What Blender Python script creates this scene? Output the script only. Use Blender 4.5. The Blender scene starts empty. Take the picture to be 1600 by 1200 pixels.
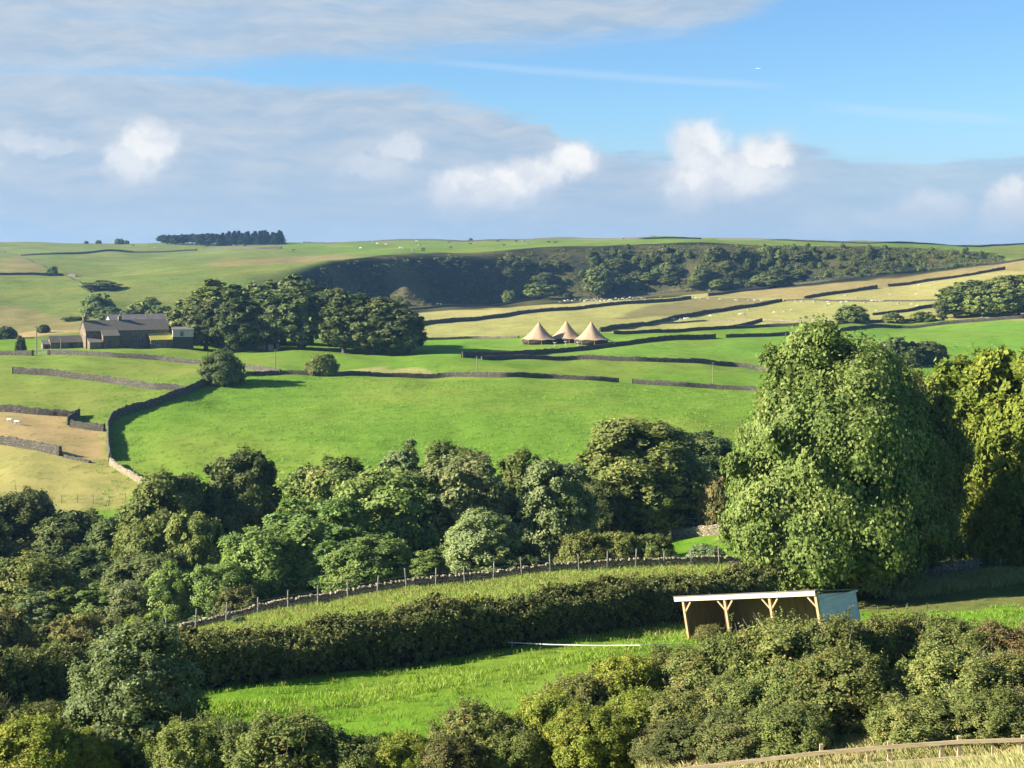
import bpy, math
import numpy as np
from mathutils import Vector, Matrix

# ------------------------------------------------------------------ camera, sky, sun, exposure
F, CX, VH = 2311.0, 800.0, 400.0        # focal length, principal column and eye level, in photo pixels
scn = bpy.context.scene
C = scn.collection
cam_d = bpy.data.cameras.new('camera'); cam = bpy.data.objects.new('camera', cam_d); C.objects.link(cam)
cam.location = (0, 0, 0); cam.rotation_euler = (math.pi/2, 0, 0)
cam_d.sensor_width = 36.0; cam_d.lens = 36.0*F/1600.0
cam_d.shift_x = 0.0; cam_d.shift_y = -(600.0-VH)/1600.0
cam_d.clip_start = 0.5; cam_d.clip_end = 30000.0
scn.camera = cam

SUN_EL, SUN_B = math.radians(24), math.radians(-8)
SUN = Vector((-math.cos(SUN_EL)*math.cos(SUN_B), math.cos(SUN_EL)*math.sin(SUN_B), math.sin(SUN_EL)))
sun_d = bpy.data.lights.new('sun', 'SUN'); sun = bpy.data.objects.new('sun', sun_d); C.objects.link(sun)
sun_d.energy = 5.0; sun_d.angle = math.radians(0.55); sun_d.color = (1.0, 0.93, 0.80)
sun.rotation_euler = (-SUN).to_track_quat('-Z', 'Y').to_euler()
scn.view_settings.view_transform = 'Standard'; scn.view_settings.look = 'None'
scn.view_settings.exposure = 1.7; scn.view_settings.gamma = 1.0
EXPO = 2.0**1.7
AL = 0.76                                # one scale for every surface's albedo, set with the exposure
LEAF = 1.08
def alb(c): return tuple(x*AL for x in c)

class NT:
    """small helper to write node trees as expressions"""
    def __init__(s, tree): s.t = tree; s.n = tree.nodes; s.l = tree.links; s.n.clear()
    def new(s, kind, **kw):
        n = s.n.new(kind)
        for k, v in kw.items(): setattr(n, k, v)
        return n
    def put(s, sock, v):
        if hasattr(v, 'is_output') or hasattr(v, 'links'): s.l.new(v, sock)
        else: sock.default_value = v
    def m(s, op, a, b=None, c=None, clamp=False):
        n = s.new('ShaderNodeMath', operation=op, use_clamp=clamp)
        s.put(n.inputs[0], a)
        if b is not None: s.put(n.inputs[1], b)
        if c is not None: s.put(n.inputs[2], c)
        return n.outputs[0]
    def v(s, op, a, b=None):
        n = s.new('ShaderNodeVectorMath', operation=op)
        s.put(n.inputs[0], a)
        if b is not None: s.put(n.inputs[1], b)
        return n.outputs['Value'] if op in ('LENGTH', 'DOT_PRODUCT', 'DISTANCE') else n.outputs[0]
    def noise(s, vec, scale, detail=4, rough=0.55, out=0, dim='3D'):
        n = s.new('ShaderNodeTexNoise', noise_dimensions=dim)
        s.put(n.inputs['Vector'], vec); n.inputs['Scale'].default_value = scale
        n.inputs['Detail'].default_value = detail; n.inputs['Roughness'].default_value = rough
        return n.outputs[out]
    def ramp(s, fac, pts, interp='LINEAR'):
        n = s.new('ShaderNodeValToRGB'); cr = n.color_ramp; cr.interpolation = interp
        while len(cr.elements) < len(pts): cr.elements.new(0.5)
        for e, (p, c) in zip(cr.elements, pts):
            e.position = p; e.color = (c, c, c, 1) if isinstance(c, (int, float)) else (*c, 1)
        s.put(n.inputs[0], fac); return n.outputs[0]
    def mix(s, fac, a, b, mode='MIX'):
        n = s.new('ShaderNodeMix', data_type='RGBA', blend_type=mode)
        s.put(n.inputs[0], fac)
        for i, v in ((6, a), (7, b)):
            s.put(n.inputs[i], (*v, 1) if isinstance(v, tuple) and len(v) == 3 else v)
        return n.outputs[2]
    def ss(s, x, lo, hi, a=0.0, b=1.0):
        n = s.new('ShaderNodeMapRange', interpolation_type='SMOOTHSTEP', clamp=True)
        s.put(n.inputs[0], x); s.put(n.inputs[1], lo); s.put(n.inputs[2], hi); s.put(n.inputs[3], a); s.put(n.inputs[4], b)
        return n.outputs[0]

def lin(r, g, b):
    f = lambda c: c/12.92 if c <= 0.04045 else ((c+0.055)/1.055)**2.4
    return (f(r/255), f(g/255), f(b/255))

def ang(px, py):                        # a direction of the sky as azimuth and elevation
    u, w = (px-CX)/F, (VH-py)/F
    return math.atan(u), math.atan(w/math.sqrt(1+u*u))

world = bpy.data.worlds.new('World'); scn.world = world; world.use_nodes = True
SKY_STRENGTH = 0.1
def build_world():
    g = NT(world.node_tree)
    out = g.new('ShaderNodeOutputWorld'); bg = g.new('ShaderNodeBackground')
    sky = g.new('ShaderNodeTexSky', sky_type='NISHITA'); sky.sun_disc = False
    sky.sun_elevation = SUN_EL; sky.sun_rotation = math.atan2(SUN.x, SUN.y)
    sky.altitude = 250; sky.air_density = 1.0; sky.dust_density = 0.3; sky.ozone_density = 2.5
    tc = g.new('ShaderNodeTexCoord').outputs['Generated']
    sep = g.new('ShaderNodeSeparateXYZ'); g.l.new(tc, sep.inputs[0])
    az = g.m('ARCTAN2', sep.outputs[0], sep.outputs[1]); el = g.m('ARCSINE', sep.outputs[2])
    cmb = g.new('ShaderNodeCombineXYZ'); g.l.new(az, cmb.inputs[0]); g.l.new(el, cmb.inputs[1])
    p = cmb.outputs[0]
    k = 1.0/(SKY_STRENGTH*EXPO)
    col = lambda r, g_, b: tuple(c*k for c in lin(r, g_, b))
    # clear air: the sky texture, graded slightly to the photograph's cyan blue
    clear = g.mix(1.0, sky.outputs[0], (0.335, 0.455, 0.565), 'MULTIPLY')
    # thin sheet clouds: two decks with a clear wedge between them
    st = g.v('MULTIPLY', p, (3.0, 22.0, 1.0))
    n1 = g.noise(st, 3.2, 6, 0.62); n2 = g.noise(g.v('ADD', st, (4.7, 1.3, 2)), 8.0, 5, 0.6)
    wob = g.m('ADD', g.m('MULTIPLY', g.m('SUBTRACT', n1, 0.5), 0.032), g.m('MULTIPLY', g.m('SUBTRACT', n2, 0.5), 0.012))
    elw = g.m('ADD', el, wob)
    def edge(pts):
        A = [ang(x, y) for x, y in pts]
        fac = g.m('MULTIPLY_ADD', az, 1/0.8, 0.5)
        return g.m('MULTIPLY_ADD', g.ramp(fac, [((a/0.8+0.5), (e+0.02)/0.25) for a, e in A]), 0.25, -0.02)
    eU = edge([(-200, 125), (0, 118), (160, 112), (430, 92), (700, 76), (900, 62), (1050, 52), (1130, 38), (1180, 15), (1230, -10), (1500, -110)])
    eL = edge([(-200, 100), (0, 108), (160, 118), (430, 127), (640, 138), (760, 165), (850, 188), (880, 222), (960, 240), (1040, 245), (1230, 216), (1330, 245), (1450, 258), (1500, 242), (1700, 232)])
    mU = g.m('MULTIPLY', g.ss(g.m('SUBTRACT', elw, eU), -0.010, 0.012), g.ss(el, 0.20, 0.42, 1.0, 0.0))
    mL = g.ss(g.m('SUBTRACT', eL, elw), -0.004, 0.007)
    here = g.ss(g.m('ABSOLUTE', az), 0.5, 1.0, 1.0, 0.0); mU = g.m('MULTIPLY', mU, here); mL = g.m('MULTIPLY', mL, here)
    low = g.ss(el, 0.004, 0.09, 1.0, 0.0)
    shade = g.noise(g.v('ADD', g.v('ADD', g.v('MULTIPLY', p, (5.0, 24.0, 1.0)), g.v('MULTIPLY', g.noise(p, 9.0, 3, 0.5, out=1), (0.0, 1.1, 0.0))), (1.1, 7.3, 0)), 3.5, 8, 0.62)
    left = g.ss(az, -0.30, 0.12, 1.0, 0.0)
    sh = g.m('ADD', g.ss(shade, 0.28, 0.75), g.m('MULTIPLY', left, 0.18), clamp=True)
    sheet = g.mix(sh, col(164, 192, 219), col(197, 210, 224))
    sheet = g.mix(g.m('MULTIPLY', low, 0.75), sheet, col(172, 197, 223))
    haze_blue = g.mix(g.ss(el, 0.0, 0.11, 0.85, 0.0), clear, col(178, 207, 238))
    thinU = g.m('MULTIPLY', mU, g.ss(g.noise(st, 2.1, 5, 0.6), 0.25, 0.55, 0.72, 1.0))
    thinL = g.m('MULTIPLY', mL, g.ss(az, 0.12, 0.30, 0.98, 0.72))
    c = g.mix(thinU, haze_blue, sheet); c = g.mix(thinL, c, sheet)
    # ice streaks left by aircraft
    for (x0, y0), (x1, y1), w, s in (((640, 93), (1260, 138), 0.0026, 0.17), ((1250, 164), (1640, 192), 0.0034, 0.15)):
        a0, e0 = ang(x0, y0); a1, e1 = ang(x1, y1)
        sl = (e1-e0)/(a1-a0)
        d = g.m('ABSOLUTE', g.m('SUBTRACT', g.m('ADD', el, g.m('MULTIPLY', wob, 0.12)), g.m('MULTIPLY_ADD', az, sl, e0-sl*a0)))
        f = g.m('MULTIPLY', g.ss(d, w*0.2, w*1.6, 1.0, 0.0), g.m('MULTIPLY', g.ss(az, a0, a0+0.04), g.ss(az, a1-0.05, a1, 1.0, 0.0)))
        c = g.mix(g.m('MULTIPLY', f, s), c, col(235, 243, 250))
    # cumulus heads
    dv = g.v('SUBTRACT', g.noise(p, 26.0, 5, 0.6, out=1), (0.5, 0.5, 0.5))
    dw = g.v('SUBTRACT', g.noise(p, 90.0, 3, 0.6, out=1), (0.5, 0.5, 0.5))
    pp = g.v('ADD', p, g.v('ADD', g.v('MULTIPLY', dv, (0.030, 0.026, 0)), g.v('MULTIPLY', dw, (0.011, 0.010, 0))))
    blobs = [(228, 228, 56, 46, 0.9), (205, 258, 50, 42, 0.6), (735, 298, 76, 42, 1), (800, 288, 76, 46, 1), (893, 250, 50, 36, 1), (850, 270, 40, 35, 0.9),
             (1092, 235, 60, 48, 0.95), (1130, 278, 118, 54, 0.8), (1198, 232, 52, 38, 0.9), (1085, 292, 64, 48, 0.85), (1592, 312, 50, 40, 1),
             (1570, 335, 50, 30, 0.7), (1455, 322, 60, 34, 0.55), (1425, 338, 70, 28, 0.45), (1355, 340, 40, 22, 0.45), (1300, 350, 60, 26, 0.28),
             (632, 232, 44, 30, 0.5), (585, 262, 66, 28, 0.33), (38, 222, 44, 20, 0.45), (85, 230, 60, 18, 0.3), (1650, 310, 60, 50, 1), (-90, 250, 90, 50, 0.7)]
    acc = halo = None
    for x, y, rx, ry, st_ in blobs:
        a, e = ang(x, y)
        ln = g.v('LENGTH', g.v('MULTIPLY', g.v('SUBTRACT', pp, (a, e, 0)), (F/rx, F/ry, 0)))
        f = g.ss(ln, 0.42, 1.06, st_, 0.0); h = g.ss(ln, 0.2, 1.5, st_*0.5, 0.0)
        acc = f if acc is None else g.m('MAXIMUM', acc, f)
        halo = h if halo is None else g.m('MAXIMUM', halo, h)
    billow = g.noise(pp, 34.0, 6, 0.62)
    foot = g.ss(g.m('MULTIPLY_ADD', g.m('SUBTRACT', billow, 0.5), 0.03, el), 0.020, 0.058)
    c = g.mix(halo, c, col(206, 215, 229))
    white = g.mix(g.m('MULTIPLY', g.m('ADD', g.m('MULTIPLY', foot, 0.75), 0.25), g.ss(billow, 0.30, 0.62, 0.45, 1.0), clamp=True), col(196, 208, 225), col(252, 252, 251))
    c = g.mix(g.m('MULTIPLY', acc, g.m('MULTIPLY_ADD', foot, 0.55, 0.45)), c, white)
    g.l.new(c, bg.inputs[0]); bg.inputs[1].default_value = SKY_STRENGTH
    g.l.new(bg.outputs[0], out.inputs[0])
build_world()

# ------------------------------------------------------------------ terrain: one height field
rng = np.random.default_rng(7)
COLS = np.array([-1500, 0, 200, 400, 600, 800, 1000, 1200, 1400, 1600, 3100], float)
def row(D, vals, xs=None):
    xs = COLS[1:-1] if xs is None else xs
    return (np.array(D, float) if np.ndim(D) else float(D)), np.array(vals, float), np.array(xs, float)
KN = [  # (distance, photo row of the ground there) for columns 0,200..1600
    row(-60, [0]*9), row(3, [0]*9), row(20, [0]*9),      # filled in below as heights
    row(48, [1345, 1338, 1325, 1315, 1300, 1262, 1232, 1214, 1203]),
    row(57, [1219, 1239, 1248, 1227, 1208, 1178, 1150, 1126, 1112]),
    row([66, 69.5, 73.5, 77.5, 82, 88, 95, 98, 100], [1112, 1106, 1094, 1066, 1030, 995, 965, 948, 925]),
    row([105, 110, 113, 117, 120, 122, 124, 126, 128], [1035, 1007, 960, 922, 898, 886, 880, 880, 874]),
    row(154, [1005, 1000, 985, 955, 915, 866, 843, 845, 845]),
    row(185, [900, 890, 870, 845, 830, 815, 798, 792, 790]),
    row(215, [786, 780, 770, 762, 755, 745, 735, 728, 725]),
    row(330, [582, 588, 590, 591, 592, 600, 610, 612, 612]),
    row(400, [550, 547, 551, 554, 553, 560, 569, 573, 570]),
    row(460, [531, 529, 533, 537, 536, 532, 533, 538, 530]),
    row(600, [509, 501, 505, 505, 503, 503, 503, 503, 492]),
    row([665, 665, 680, 790, 870, 880, 872, 862, 862], [470, 474, 466, 481, 472, 462, 450, 432, 411]),
    row([700, 700, 705, 735, 775, 820, 875, 912, 925, 925, 910, 895, 890, 890], [456, 456, 449, 462, 480, 484, 480, 475, 469, 463, 449, 429, 412, 404], [0, 200, 400, 480, 540, 600, 700, 800, 900, 1000, 1200, 1400, 1560, 1600]),
    row([735, 735, 735, 758, 797, 842, 897, 935, 950, 952, 938, 925, 918, 922], [441, 437, 425, 419, 408, 402, 396, 391.5, 386, 383, 383, 387, 396, 399], [0, 200, 400, 480, 540, 600, 700, 800, 900, 1000, 1200, 1400, 1560, 1600]),
    row(1150, [405, 403, 396, 386, 381, 377, 379, 383, 388]),
    row(1500, [380, 379, 377, 376, 374.5, 373, 375, 379.5, 380.5]),
    row(1900, [394]*9), row(2700, [412]*9)]
NU, ND = 760, 900
UPX = np.linspace(-1500, 3100, NU)
DG = np.concatenate([np.linspace(-60, 30, 40, endpoint=False), np.geomspace(30, 2700, ND)])
def gsm(a, s, axis):
    r = int(3*s)+1; k = np.exp(-0.5*(np.arange(-r, r+1)/s)**2); k /= k.sum()
    pad = [(0, 0), (0, 0)]; pad[axis] = (r, r)
    return np.apply_along_axis(lambda v: np.convolve(v, k, 'valid'), axis, np.pad(a, pad, mode='edge'))
def make_heights():
    kd, kz = [], []
    for i, (D, py, xs) in enumerate(KN):
        D = np.interp(UPX, xs, D) if np.ndim(D) else np.full(NU, D)
        py = np.interp(UPX, xs, py)
        kd.append(D); kz.append(-(py-VH)*D/F if i > 2 else np.full(NU, (-1.5, -2.6, -8.3)[i]))
    kd, kz = np.array(kd), np.array(kz)
    # spurs and gullies along the quarry edge
    wig = gsm(rng.normal(size=(1, NU)), 5, 1)[0]; wig2 = gsm(rng.normal(size=(1, NU)), 14, 1)[0]
    amp = np.interp(UPX, [380, 520, 760, 1000, 1500, 1600], [0, 5, 10, 18, 10, 0])
    off = amp*(wig/wig.std()*0.55+wig2/wig2.std()*0.7)
    for i in (15, 16): kd[i] += off
    Z = np.empty((NU, len(DG)))
    for j in range(NU): Z[j] = np.interp(DG, kd[:, j], kz[:, j])
    Z[:, 40:] = gsm(Z[:, 40:], 1.6, 1); Z = gsm(Z, 3.0, 0)
    n1 = gsm(gsm(rng.normal(size=Z.shape), 9, 1), 9, 0); n2 = gsm(gsm(rng.normal(size=Z.shape), 3, 1), 3, 0)
    Dm = np.clip(DG, 30, 1200)[None, :]
    Z += (n1/n1.std()*0.0011+n2/n2.std()*0.00030)*Dm
    # the spoil heap at the quarry's foot
    X = (UPX[:, None]-CX)/F*np.maximum(DG, 40)[None, :]; Y = DG[None, :]+0*X
    r = np.hypot((X-(632-CX)/F*790), (Y-790)*0.9)
    Z += 11.5*np.clip(1-r/17, 0, 1)**1.15
    # the hollow above the farm
    r = np.hypot((X-(160-CX)/F*860)/26, (Y-860)/26); Z -= 6*np.exp(-r**2)
    return Z
Z = make_heights()
def zf(X, Y):
    X, Y = np.asarray(X, float), np.asarray(Y, float)
    px = CX+F*X/np.maximum(Y, 40)
    i = np.clip((px+1500)/4600*(NU-1), 0, NU-1.001)
    j = np.clip(np.interp(Y, DG, np.arange(len(DG))), 0, len(DG)-1.001)
    i0, j0 = i.astype(int), j.astype(int); a, b = i-i0, j-j0
    return (Z[i0, j0]*(1-a)+Z[i0+1, j0]*a)*(1-b)+(Z[i0, j0+1]*(1-a)+Z[i0+1, j0+1]*a)*b
def at(px, D, dz=0.0):                  # the ground point in that column at that distance
    X = (px-CX)*D/F
    return Vector((X, D, float(zf(X, D))+dz))
def hit(px, py, dmin=40.0, dmax=2000.0): # where a photo point lies on the ground
    ds = np.geomspace(dmin, dmax, 2400); X = (px-CX)*ds/F
    pz = VH-zf(X, ds)*F/ds
    k = np.nonzero(pz <= py)[0]
    if len(k) == 0: return at(px, ds[int(np.argmin(pz))])
    k = k[0]
    if k == 0: return at(px, dmin)
    t = (pz[k-1]-py)/(pz[k-1]-pz[k]+1e-9)
    return at(px, ds[k-1]+(ds[k]-ds[k-1])*t)

# ------------------------------------------------------------------ object helpers
def mesh_np(name, V, Fc, mat, attrs=None, smooth=False):
    """V (n,3), Fc (m,4) or (m,3) -> mesh"""
    V = np.ascontiguousarray(V, np.float32); Fc = np.ascontiguousarray(Fc, np.int32)
    me = bpy.data.meshes.new(name); k = Fc.shape[1]
    me.vertices.add(len(V)); me.vertices.foreach_set('co', V.ravel())
    me.loops.add(Fc.size); me.loops.foreach_set('vertex_index', Fc.ravel())
    me.polygons.add(len(Fc)); me.polygons.foreach_set('loop_start', np.arange(0, Fc.size, k, dtype=np.int32))
    if smooth: me.polygons.foreach_set('use_smooth', np.ones(len(Fc), bool))
    me.update(calc_edges=True)
    for an, av in (attrs or {}).items():
        if av.ndim == 1:
            a = me.attributes.new(an, 'FLOAT', 'POINT'); a.data.foreach_set('value', av.astype(np.float32))
        else:
            a = me.attributes.new(an, 'FLOAT_COLOR', 'POINT')
            a.data.foreach_set('color', np.hstack([av, np.ones((len(av), 1))]).astype(np.float32).ravel())
    me.materials.append(mat)
    return me
def link(name, me, parent=None, loc=None):
    o = bpy.data.objects.new(name, me); C.objects.link(o)
    if parent is not None: o.parent = parent
    if loc is not None: o.location = loc
    return o
def tag(o, label=None, cat=None, group=None, kind=None):
    for k, v in (('label', label), ('category', cat), ('group', group), ('kind', kind)):
        if v: o[k] = v
    return o
def thing(name, label, cat, loc=(0, 0, 0), rz=0.0, group=None):
    o = bpy.data.objects.new(name, None); C.objects.link(o); o.empty_display_size = 0.3
    o.location = loc; o.rotation_euler = (0, 0, rz)
    return tag(o, label, cat, group)
class MB:
    """collects boxes, prisms and tubes, then becomes one mesh"""
    def __init__(s): s.v = []; s.f = []
    def add(s, vs, fs):
        n = len(s.v); s.v += [tuple(v) for v in vs]; s.f += [tuple(i+n for i in f) for f in fs]; return s
    def box(s, x0, x1, y0, y1, z0, z1, M=None):
        vs = [Vector((x, y, z)) for z in (z0, z1) for x, y in ((x0, y0), (x1, y0), (x1, y1), (x0, y1))]
        if M is not None: vs = [M @ v for v in vs]
        return s.add(vs, [(3, 2, 1, 0), (4, 5, 6, 7), (0, 1, 5, 4), (1, 2, 6, 5), (2, 3, 7, 6), (3, 0, 4, 7)])
    def beam(s, a, b, w, h):
        a, b = Vector(a), Vector(b); d = b-a
        M = Matrix.Translation(a) @ d.to_track_quat('X', 'Z').to_matrix().to_4x4()
        return s.box(0, d.length, -w/2, w/2, -h/2, h/2, M)
    def tube(s, pts, rad, n=8):
        pts = [Vector(p) for p in pts]; k = len(pts)
        for i, p in enumerate(pts):
            d = (pts[min(i+1, k-1)]-pts[max(i-1, 0)]).normalized()
            u = d.orthogonal().normalized() if i == 0 else (s._u-d*s._u.dot(d)).normalized()
            s._u = u; w = d.cross(u); r = rad[i] if hasattr(rad, '__len__') else rad
            if i == 0: b = len(s.v)
            s.v += [tuple(p+(u*math.cos(a)+w*math.sin(a))*r) for a in (2*math.pi*j/n for j in range(n))]
        for i in range(k-1):
            for j in range(n): s.f.append((b+i*n+j, b+i*n+(j+1) % n, b+(i+1)*n+(j+1) % n, b+(i+1)*n+j))
        s.f.append(tuple(b+j for j in range(n-1, -1, -1))); s.f.append(tuple(b+(k-1)*n+j for j in range(n)))
        return s
    def lathe(s, prof, n=20, c=(0, 0, 0)):
        b = len(s.v)
        for r, z in prof: s.v += [(c[0]+r*math.cos(2*math.pi*j/n), c[1]+r*math.sin(2*math.pi*j/n), c[2]+z) for j in range(n)]
        for i in range(len(prof)-1):
            for j in range(n): s.f.append((b+i*n+j, b+i*n+(j+1) % n, b+(i+1)*n+(j+1) % n, b+(i+1)*n+j))
        s.f.append(tuple(b+j for j in range(n-1, -1, -1))); s.f.append(tuple(b+(len(prof)-1)*n+j for j in range(n)))
        return s
    def mesh(s, name, mat, smooth=False):
        me = bpy.data.meshes.new(name); me.from_pydata(s.v, [], s.f); me.materials.append(mat)
        if smooth: me.polygons.foreach_set('use_smooth', np.ones(len(me.polygons), bool))
        me.update(); return me
    def build(s, name, mat, parent=None, smooth=False): return link(name, s.mesh(name, mat, smooth), parent)

# ------------------------------------------------------------------ materials
def material(name):
    m = bpy.data.materials.new(name); m.use_nodes = True; g = NT(m.node_tree)
    out = g.new('ShaderNodeOutputMaterial'); b = g.new('ShaderNodeBsdfPrincipled')
    g.l.new(b.outputs[0], out.inputs[0]); b.inputs['Roughness'].default_value = 0.85
    b.inputs['Specular IOR Level'].default_value = 0.2
    return m, g, b, out
def simple(name, a, b2, scale=3.0, stretch=(1, 1, 1), bump=0.0, rough=0.85, detail=4):
    a, b2 = alb(a), alb(b2)
    m, g, b, out = material(name)
    tc = g.v('MULTIPLY', g.new('ShaderNodeTexCoord').outputs['Object'], stretch)
    n = g.noise(tc, scale, detail, 0.6)
    g.l.new(g.mix(g.ss(n, 0.3, 0.7), a, b2), b.inputs['Base Color']); b.inputs['Roughness'].default_value = rough
    if bump:
        bn = g.new('ShaderNodeBump'); bn.inputs['Strength'].default_value = bump; bn.inputs['Distance'].default_value = 0.05
        g.l.new(n, bn.inputs['Height']); g.l.new(bn.outputs[0], b.inputs['Normal'])
    return m
def leaf_mat(name, dark, light, odd, odd_amt=0.12, transl=0.36, gloss=0.08):
    dark, light, odd = [tuple(x*LEAF for x in c) for c in (dark, light, odd)]
    m, g, b, out = material(name)
    t = g.new('ShaderNodeAttribute', attribute_name='tint').outputs['Fac']
    oi = g.new('ShaderNodeObjectInfo').outputs['Random']
    c = g.mix(g.ss(t, 0.05, 0.8), dark, light)
    pat = g.noise(g.new('ShaderNodeTexCoord').outputs['Object'], 0.55, 3, 0.6)
    c = g.mix(g.m('MULTIPLY', g.ss(pat, 0.52, 0.72), min(1, odd_amt*3)), c, odd)
    c = g.mix(g.ss(t, 1-odd_amt, 1.0), c, odd)
    hs = g.new('ShaderNodeHueSaturation'); g.l.new(c, hs.inputs['Color'])
    g.l.new(g.m('MULTIPLY_ADD', oi, 0.03, 0.485), hs.inputs['Hue'])
    fr = g.m('FRACT', g.m('MULTIPLY', oi, 7.31))
    g.l.new(g.m('MULTIPLY_ADD', fr, 0.4, 0.8), hs.inputs['Value'])
    g.l.new(hs.outputs[0], b.inputs['Base Color'])
    b.inputs['Roughness'].default_value = 0.65; b.inputs['Specular IOR Level'].default_value = gloss
    tr = g.new('ShaderNodeBsdfTranslucent'); g.l.new(g.mix(0.6, hs.outputs[0], (0.9, 1.0, 0.35), 'MULTIPLY'), tr.inputs[0])
    mx = g.new('ShaderNodeMixShader'); mx.inputs[0].default_value = transl
    g.l.new(b.outputs[0], mx.inputs[1]); g.l.new(tr.outputs[0], mx.inputs[2]); g.l.new(mx.outputs[0], out.inputs[0])
    return m
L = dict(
    lime=leaf_mat('lime_leaf', *[(0.095, 0.135, 0.030), (0.215, 0.255, 0.066), (0.29, 0.31, 0.10)], 0.12),
    maple=leaf_mat('maple_leaf', (0.110, 0.155, 0.020), (0.215, 0.255, 0.040), (0.29, 0.29, 0.05), 0.12),
    ash=leaf_mat('ash_leaf', (0.116, 0.179, 0.046), (0.241, 0.307, 0.084), (0.292, 0.333, 0.102), 0.10),
    oak=leaf_mat('oak_leaf', (0.109, 0.147, 0.038), (0.219, 0.250, 0.067), (0.262, 0.256, 0.077), 0.10),
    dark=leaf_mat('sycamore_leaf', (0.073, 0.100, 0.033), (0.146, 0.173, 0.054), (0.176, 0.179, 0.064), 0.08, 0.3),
    willow=leaf_mat('willow_leaf', (0.147, 0.186, 0.070), (0.269, 0.307, 0.122), (0.294, 0.307, 0.141), 0.10),
    brown=leaf_mat('hawthorn_leaf', (0.122, 0.151, 0.041), (0.250, 0.275, 0.079), (0.275, 0.211, 0.077), 0.12),
    rust=leaf_mat('blackthorn_leaf', (0.141, 0.141, 0.046), (0.250, 0.230, 0.079), (0.282, 0.173, 0.077), 0.16),
    yellow=leaf_mat('hazel_leaf', (0.154, 0.198, 0.031), (0.307, 0.339, 0.059), (0.397, 0.358, 0.070), 0.14),
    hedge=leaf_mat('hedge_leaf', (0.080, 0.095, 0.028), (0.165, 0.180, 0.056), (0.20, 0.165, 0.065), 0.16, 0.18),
    blue=leaf_mat('elder_leaf', (0.115, 0.160, 0.064), (0.225, 0.285, 0.120), (0.26, 0.30, 0.14), 0.08),
    pine=leaf_mat('pine_needle', (0.030, 0.050, 0.026), (0.050, 0.075, 0.034), (0.050, 0.070, 0.035), 0.05, 0.15),
    blade=leaf_mat('grass_blade', (0.143, 0.259, 0.028), (0.242, 0.341, 0.055), (0.374, 0.352, 0.110), 0.12, 0.4),
    straw=leaf_mat('dry_grass_blade', (0.264, 0.286, 0.088), (0.484, 0.440, 0.198), (0.528, 0.418, 0.220), 0.3, 0.4),
    weed=leaf_mat('dock_leaf', (0.187, 0.275, 0.050), (0.308, 0.352, 0.094), (0.286, 0.187, 0.088), 0.22, 0.35))
BARK = simple('bark', (0.06, 0.05, 0.038), (0.14, 0.12, 0.095), 4, (3, 3, 0.6), 0.5)
PALEBARK = simple('pale_bark', (0.22, 0.20, 0.16), (0.42, 0.38, 0.32), 4, (3, 3, 0.6), 0.4)
def stone_mat(name, a, b_, c_, scale=3.2, stretch=(1, 1, 2.2)):
    a, b_, c_ = alb(a), alb(b_), alb(c_)
    m, g, b, out = material(name)
    tc = g.new('ShaderNodeTexCoord').outputs['Object']
    p = g.v('ADD', g.v('MULTIPLY', tc, stretch), g.v('MULTIPLY', g.noise(tc, 2.0, 2, out=1), (0.3, 0.3, 0.3)))
    vo = g.new('ShaderNodeTexVoronoi'); vo.inputs['Scale'].default_value = scale; g.l.new(p, vo.inputs['Vector'])
    ed = g.new('ShaderNodeTexVoronoi', feature='DISTANCE_TO_EDGE'); ed.inputs['Scale'].default_value = scale; g.l.new(p, ed.inputs['Vector'])
    cs = g.new('ShaderNodeSeparateColor'); g.l.new(vo.outputs['Color'], cs.inputs[0])
    c = g.mix(cs.outputs[0], a, b_); c = g.mix(g.ss(cs.outputs[1], 0.7, 0.95), c, c_)
    big = g.noise(tc, 0.25, 4, 0.6); c = g.mix(g.ss(big, 0.5, 0.75, 0, 0.6), c, (0.09, 0.10, 0.05))
    joint = g.ss(ed.outputs['Distance'], 0.0, 0.09)
    c = g.mix(joint, (0.03, 0.028, 0.025), c)
    g.l.new(c, b.inputs['Base Color']); b.inputs['Roughness'].default_value = 0.95
    bn = g.new('ShaderNodeBump'); bn.inputs['Strength'].default_value = 0.8; bn.inputs['Distance'].default_value = 0.08
    g.l.new(joint, bn.inputs['Height']); g.l.new(bn.outputs[0], b.inputs['Normal'])
    return m
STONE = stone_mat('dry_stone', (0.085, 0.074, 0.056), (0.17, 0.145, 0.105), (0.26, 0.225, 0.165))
STONE_DARK = stone_mat('dark_stone', (0.045, 0.042, 0.034), (0.08, 0.075, 0.06), (0.12, 0.11, 0.085))  # darker tones of the dry stone, for the thin hillside walls
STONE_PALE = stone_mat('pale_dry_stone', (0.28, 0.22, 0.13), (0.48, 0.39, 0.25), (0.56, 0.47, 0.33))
GRIT = stone_mat('gritstone_masonry', (0.24, 0.18, 0.115), (0.31, 0.235, 0.15), (0.38, 0.29, 0.19), 1.6, (1, 1, 1.8))
SLATE = simple('stone_slate', (0.13, 0.115, 0.09), (0.20, 0.175, 0.135), 2.5, (0.6, 1, 3), 0.3)
MOSS = simple('mossy_slate', (0.38, 0.36, 0.06), (0.52, 0.48, 0.09), 2.5, (0.6, 1, 3), 0.3)
SHEET = simple('fibre_cement', (0.15, 0.14, 0.13), (0.22, 0.20, 0.185), 0.6, (1, 1, 1), 0.1)
CREAM = simple('cream_cladding', (0.55, 0.49, 0.40), (0.64, 0.58, 0.48), 1.2)
WHITE = simple('white_paint', (0.72, 0.71, 0.68), (0.82, 0.81, 0.79), 2.0)
DARKGLASS = simple('dark_glass', (0.02, 0.022, 0.025), (0.04, 0.045, 0.05), 1.0, rough=0.15)
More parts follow.
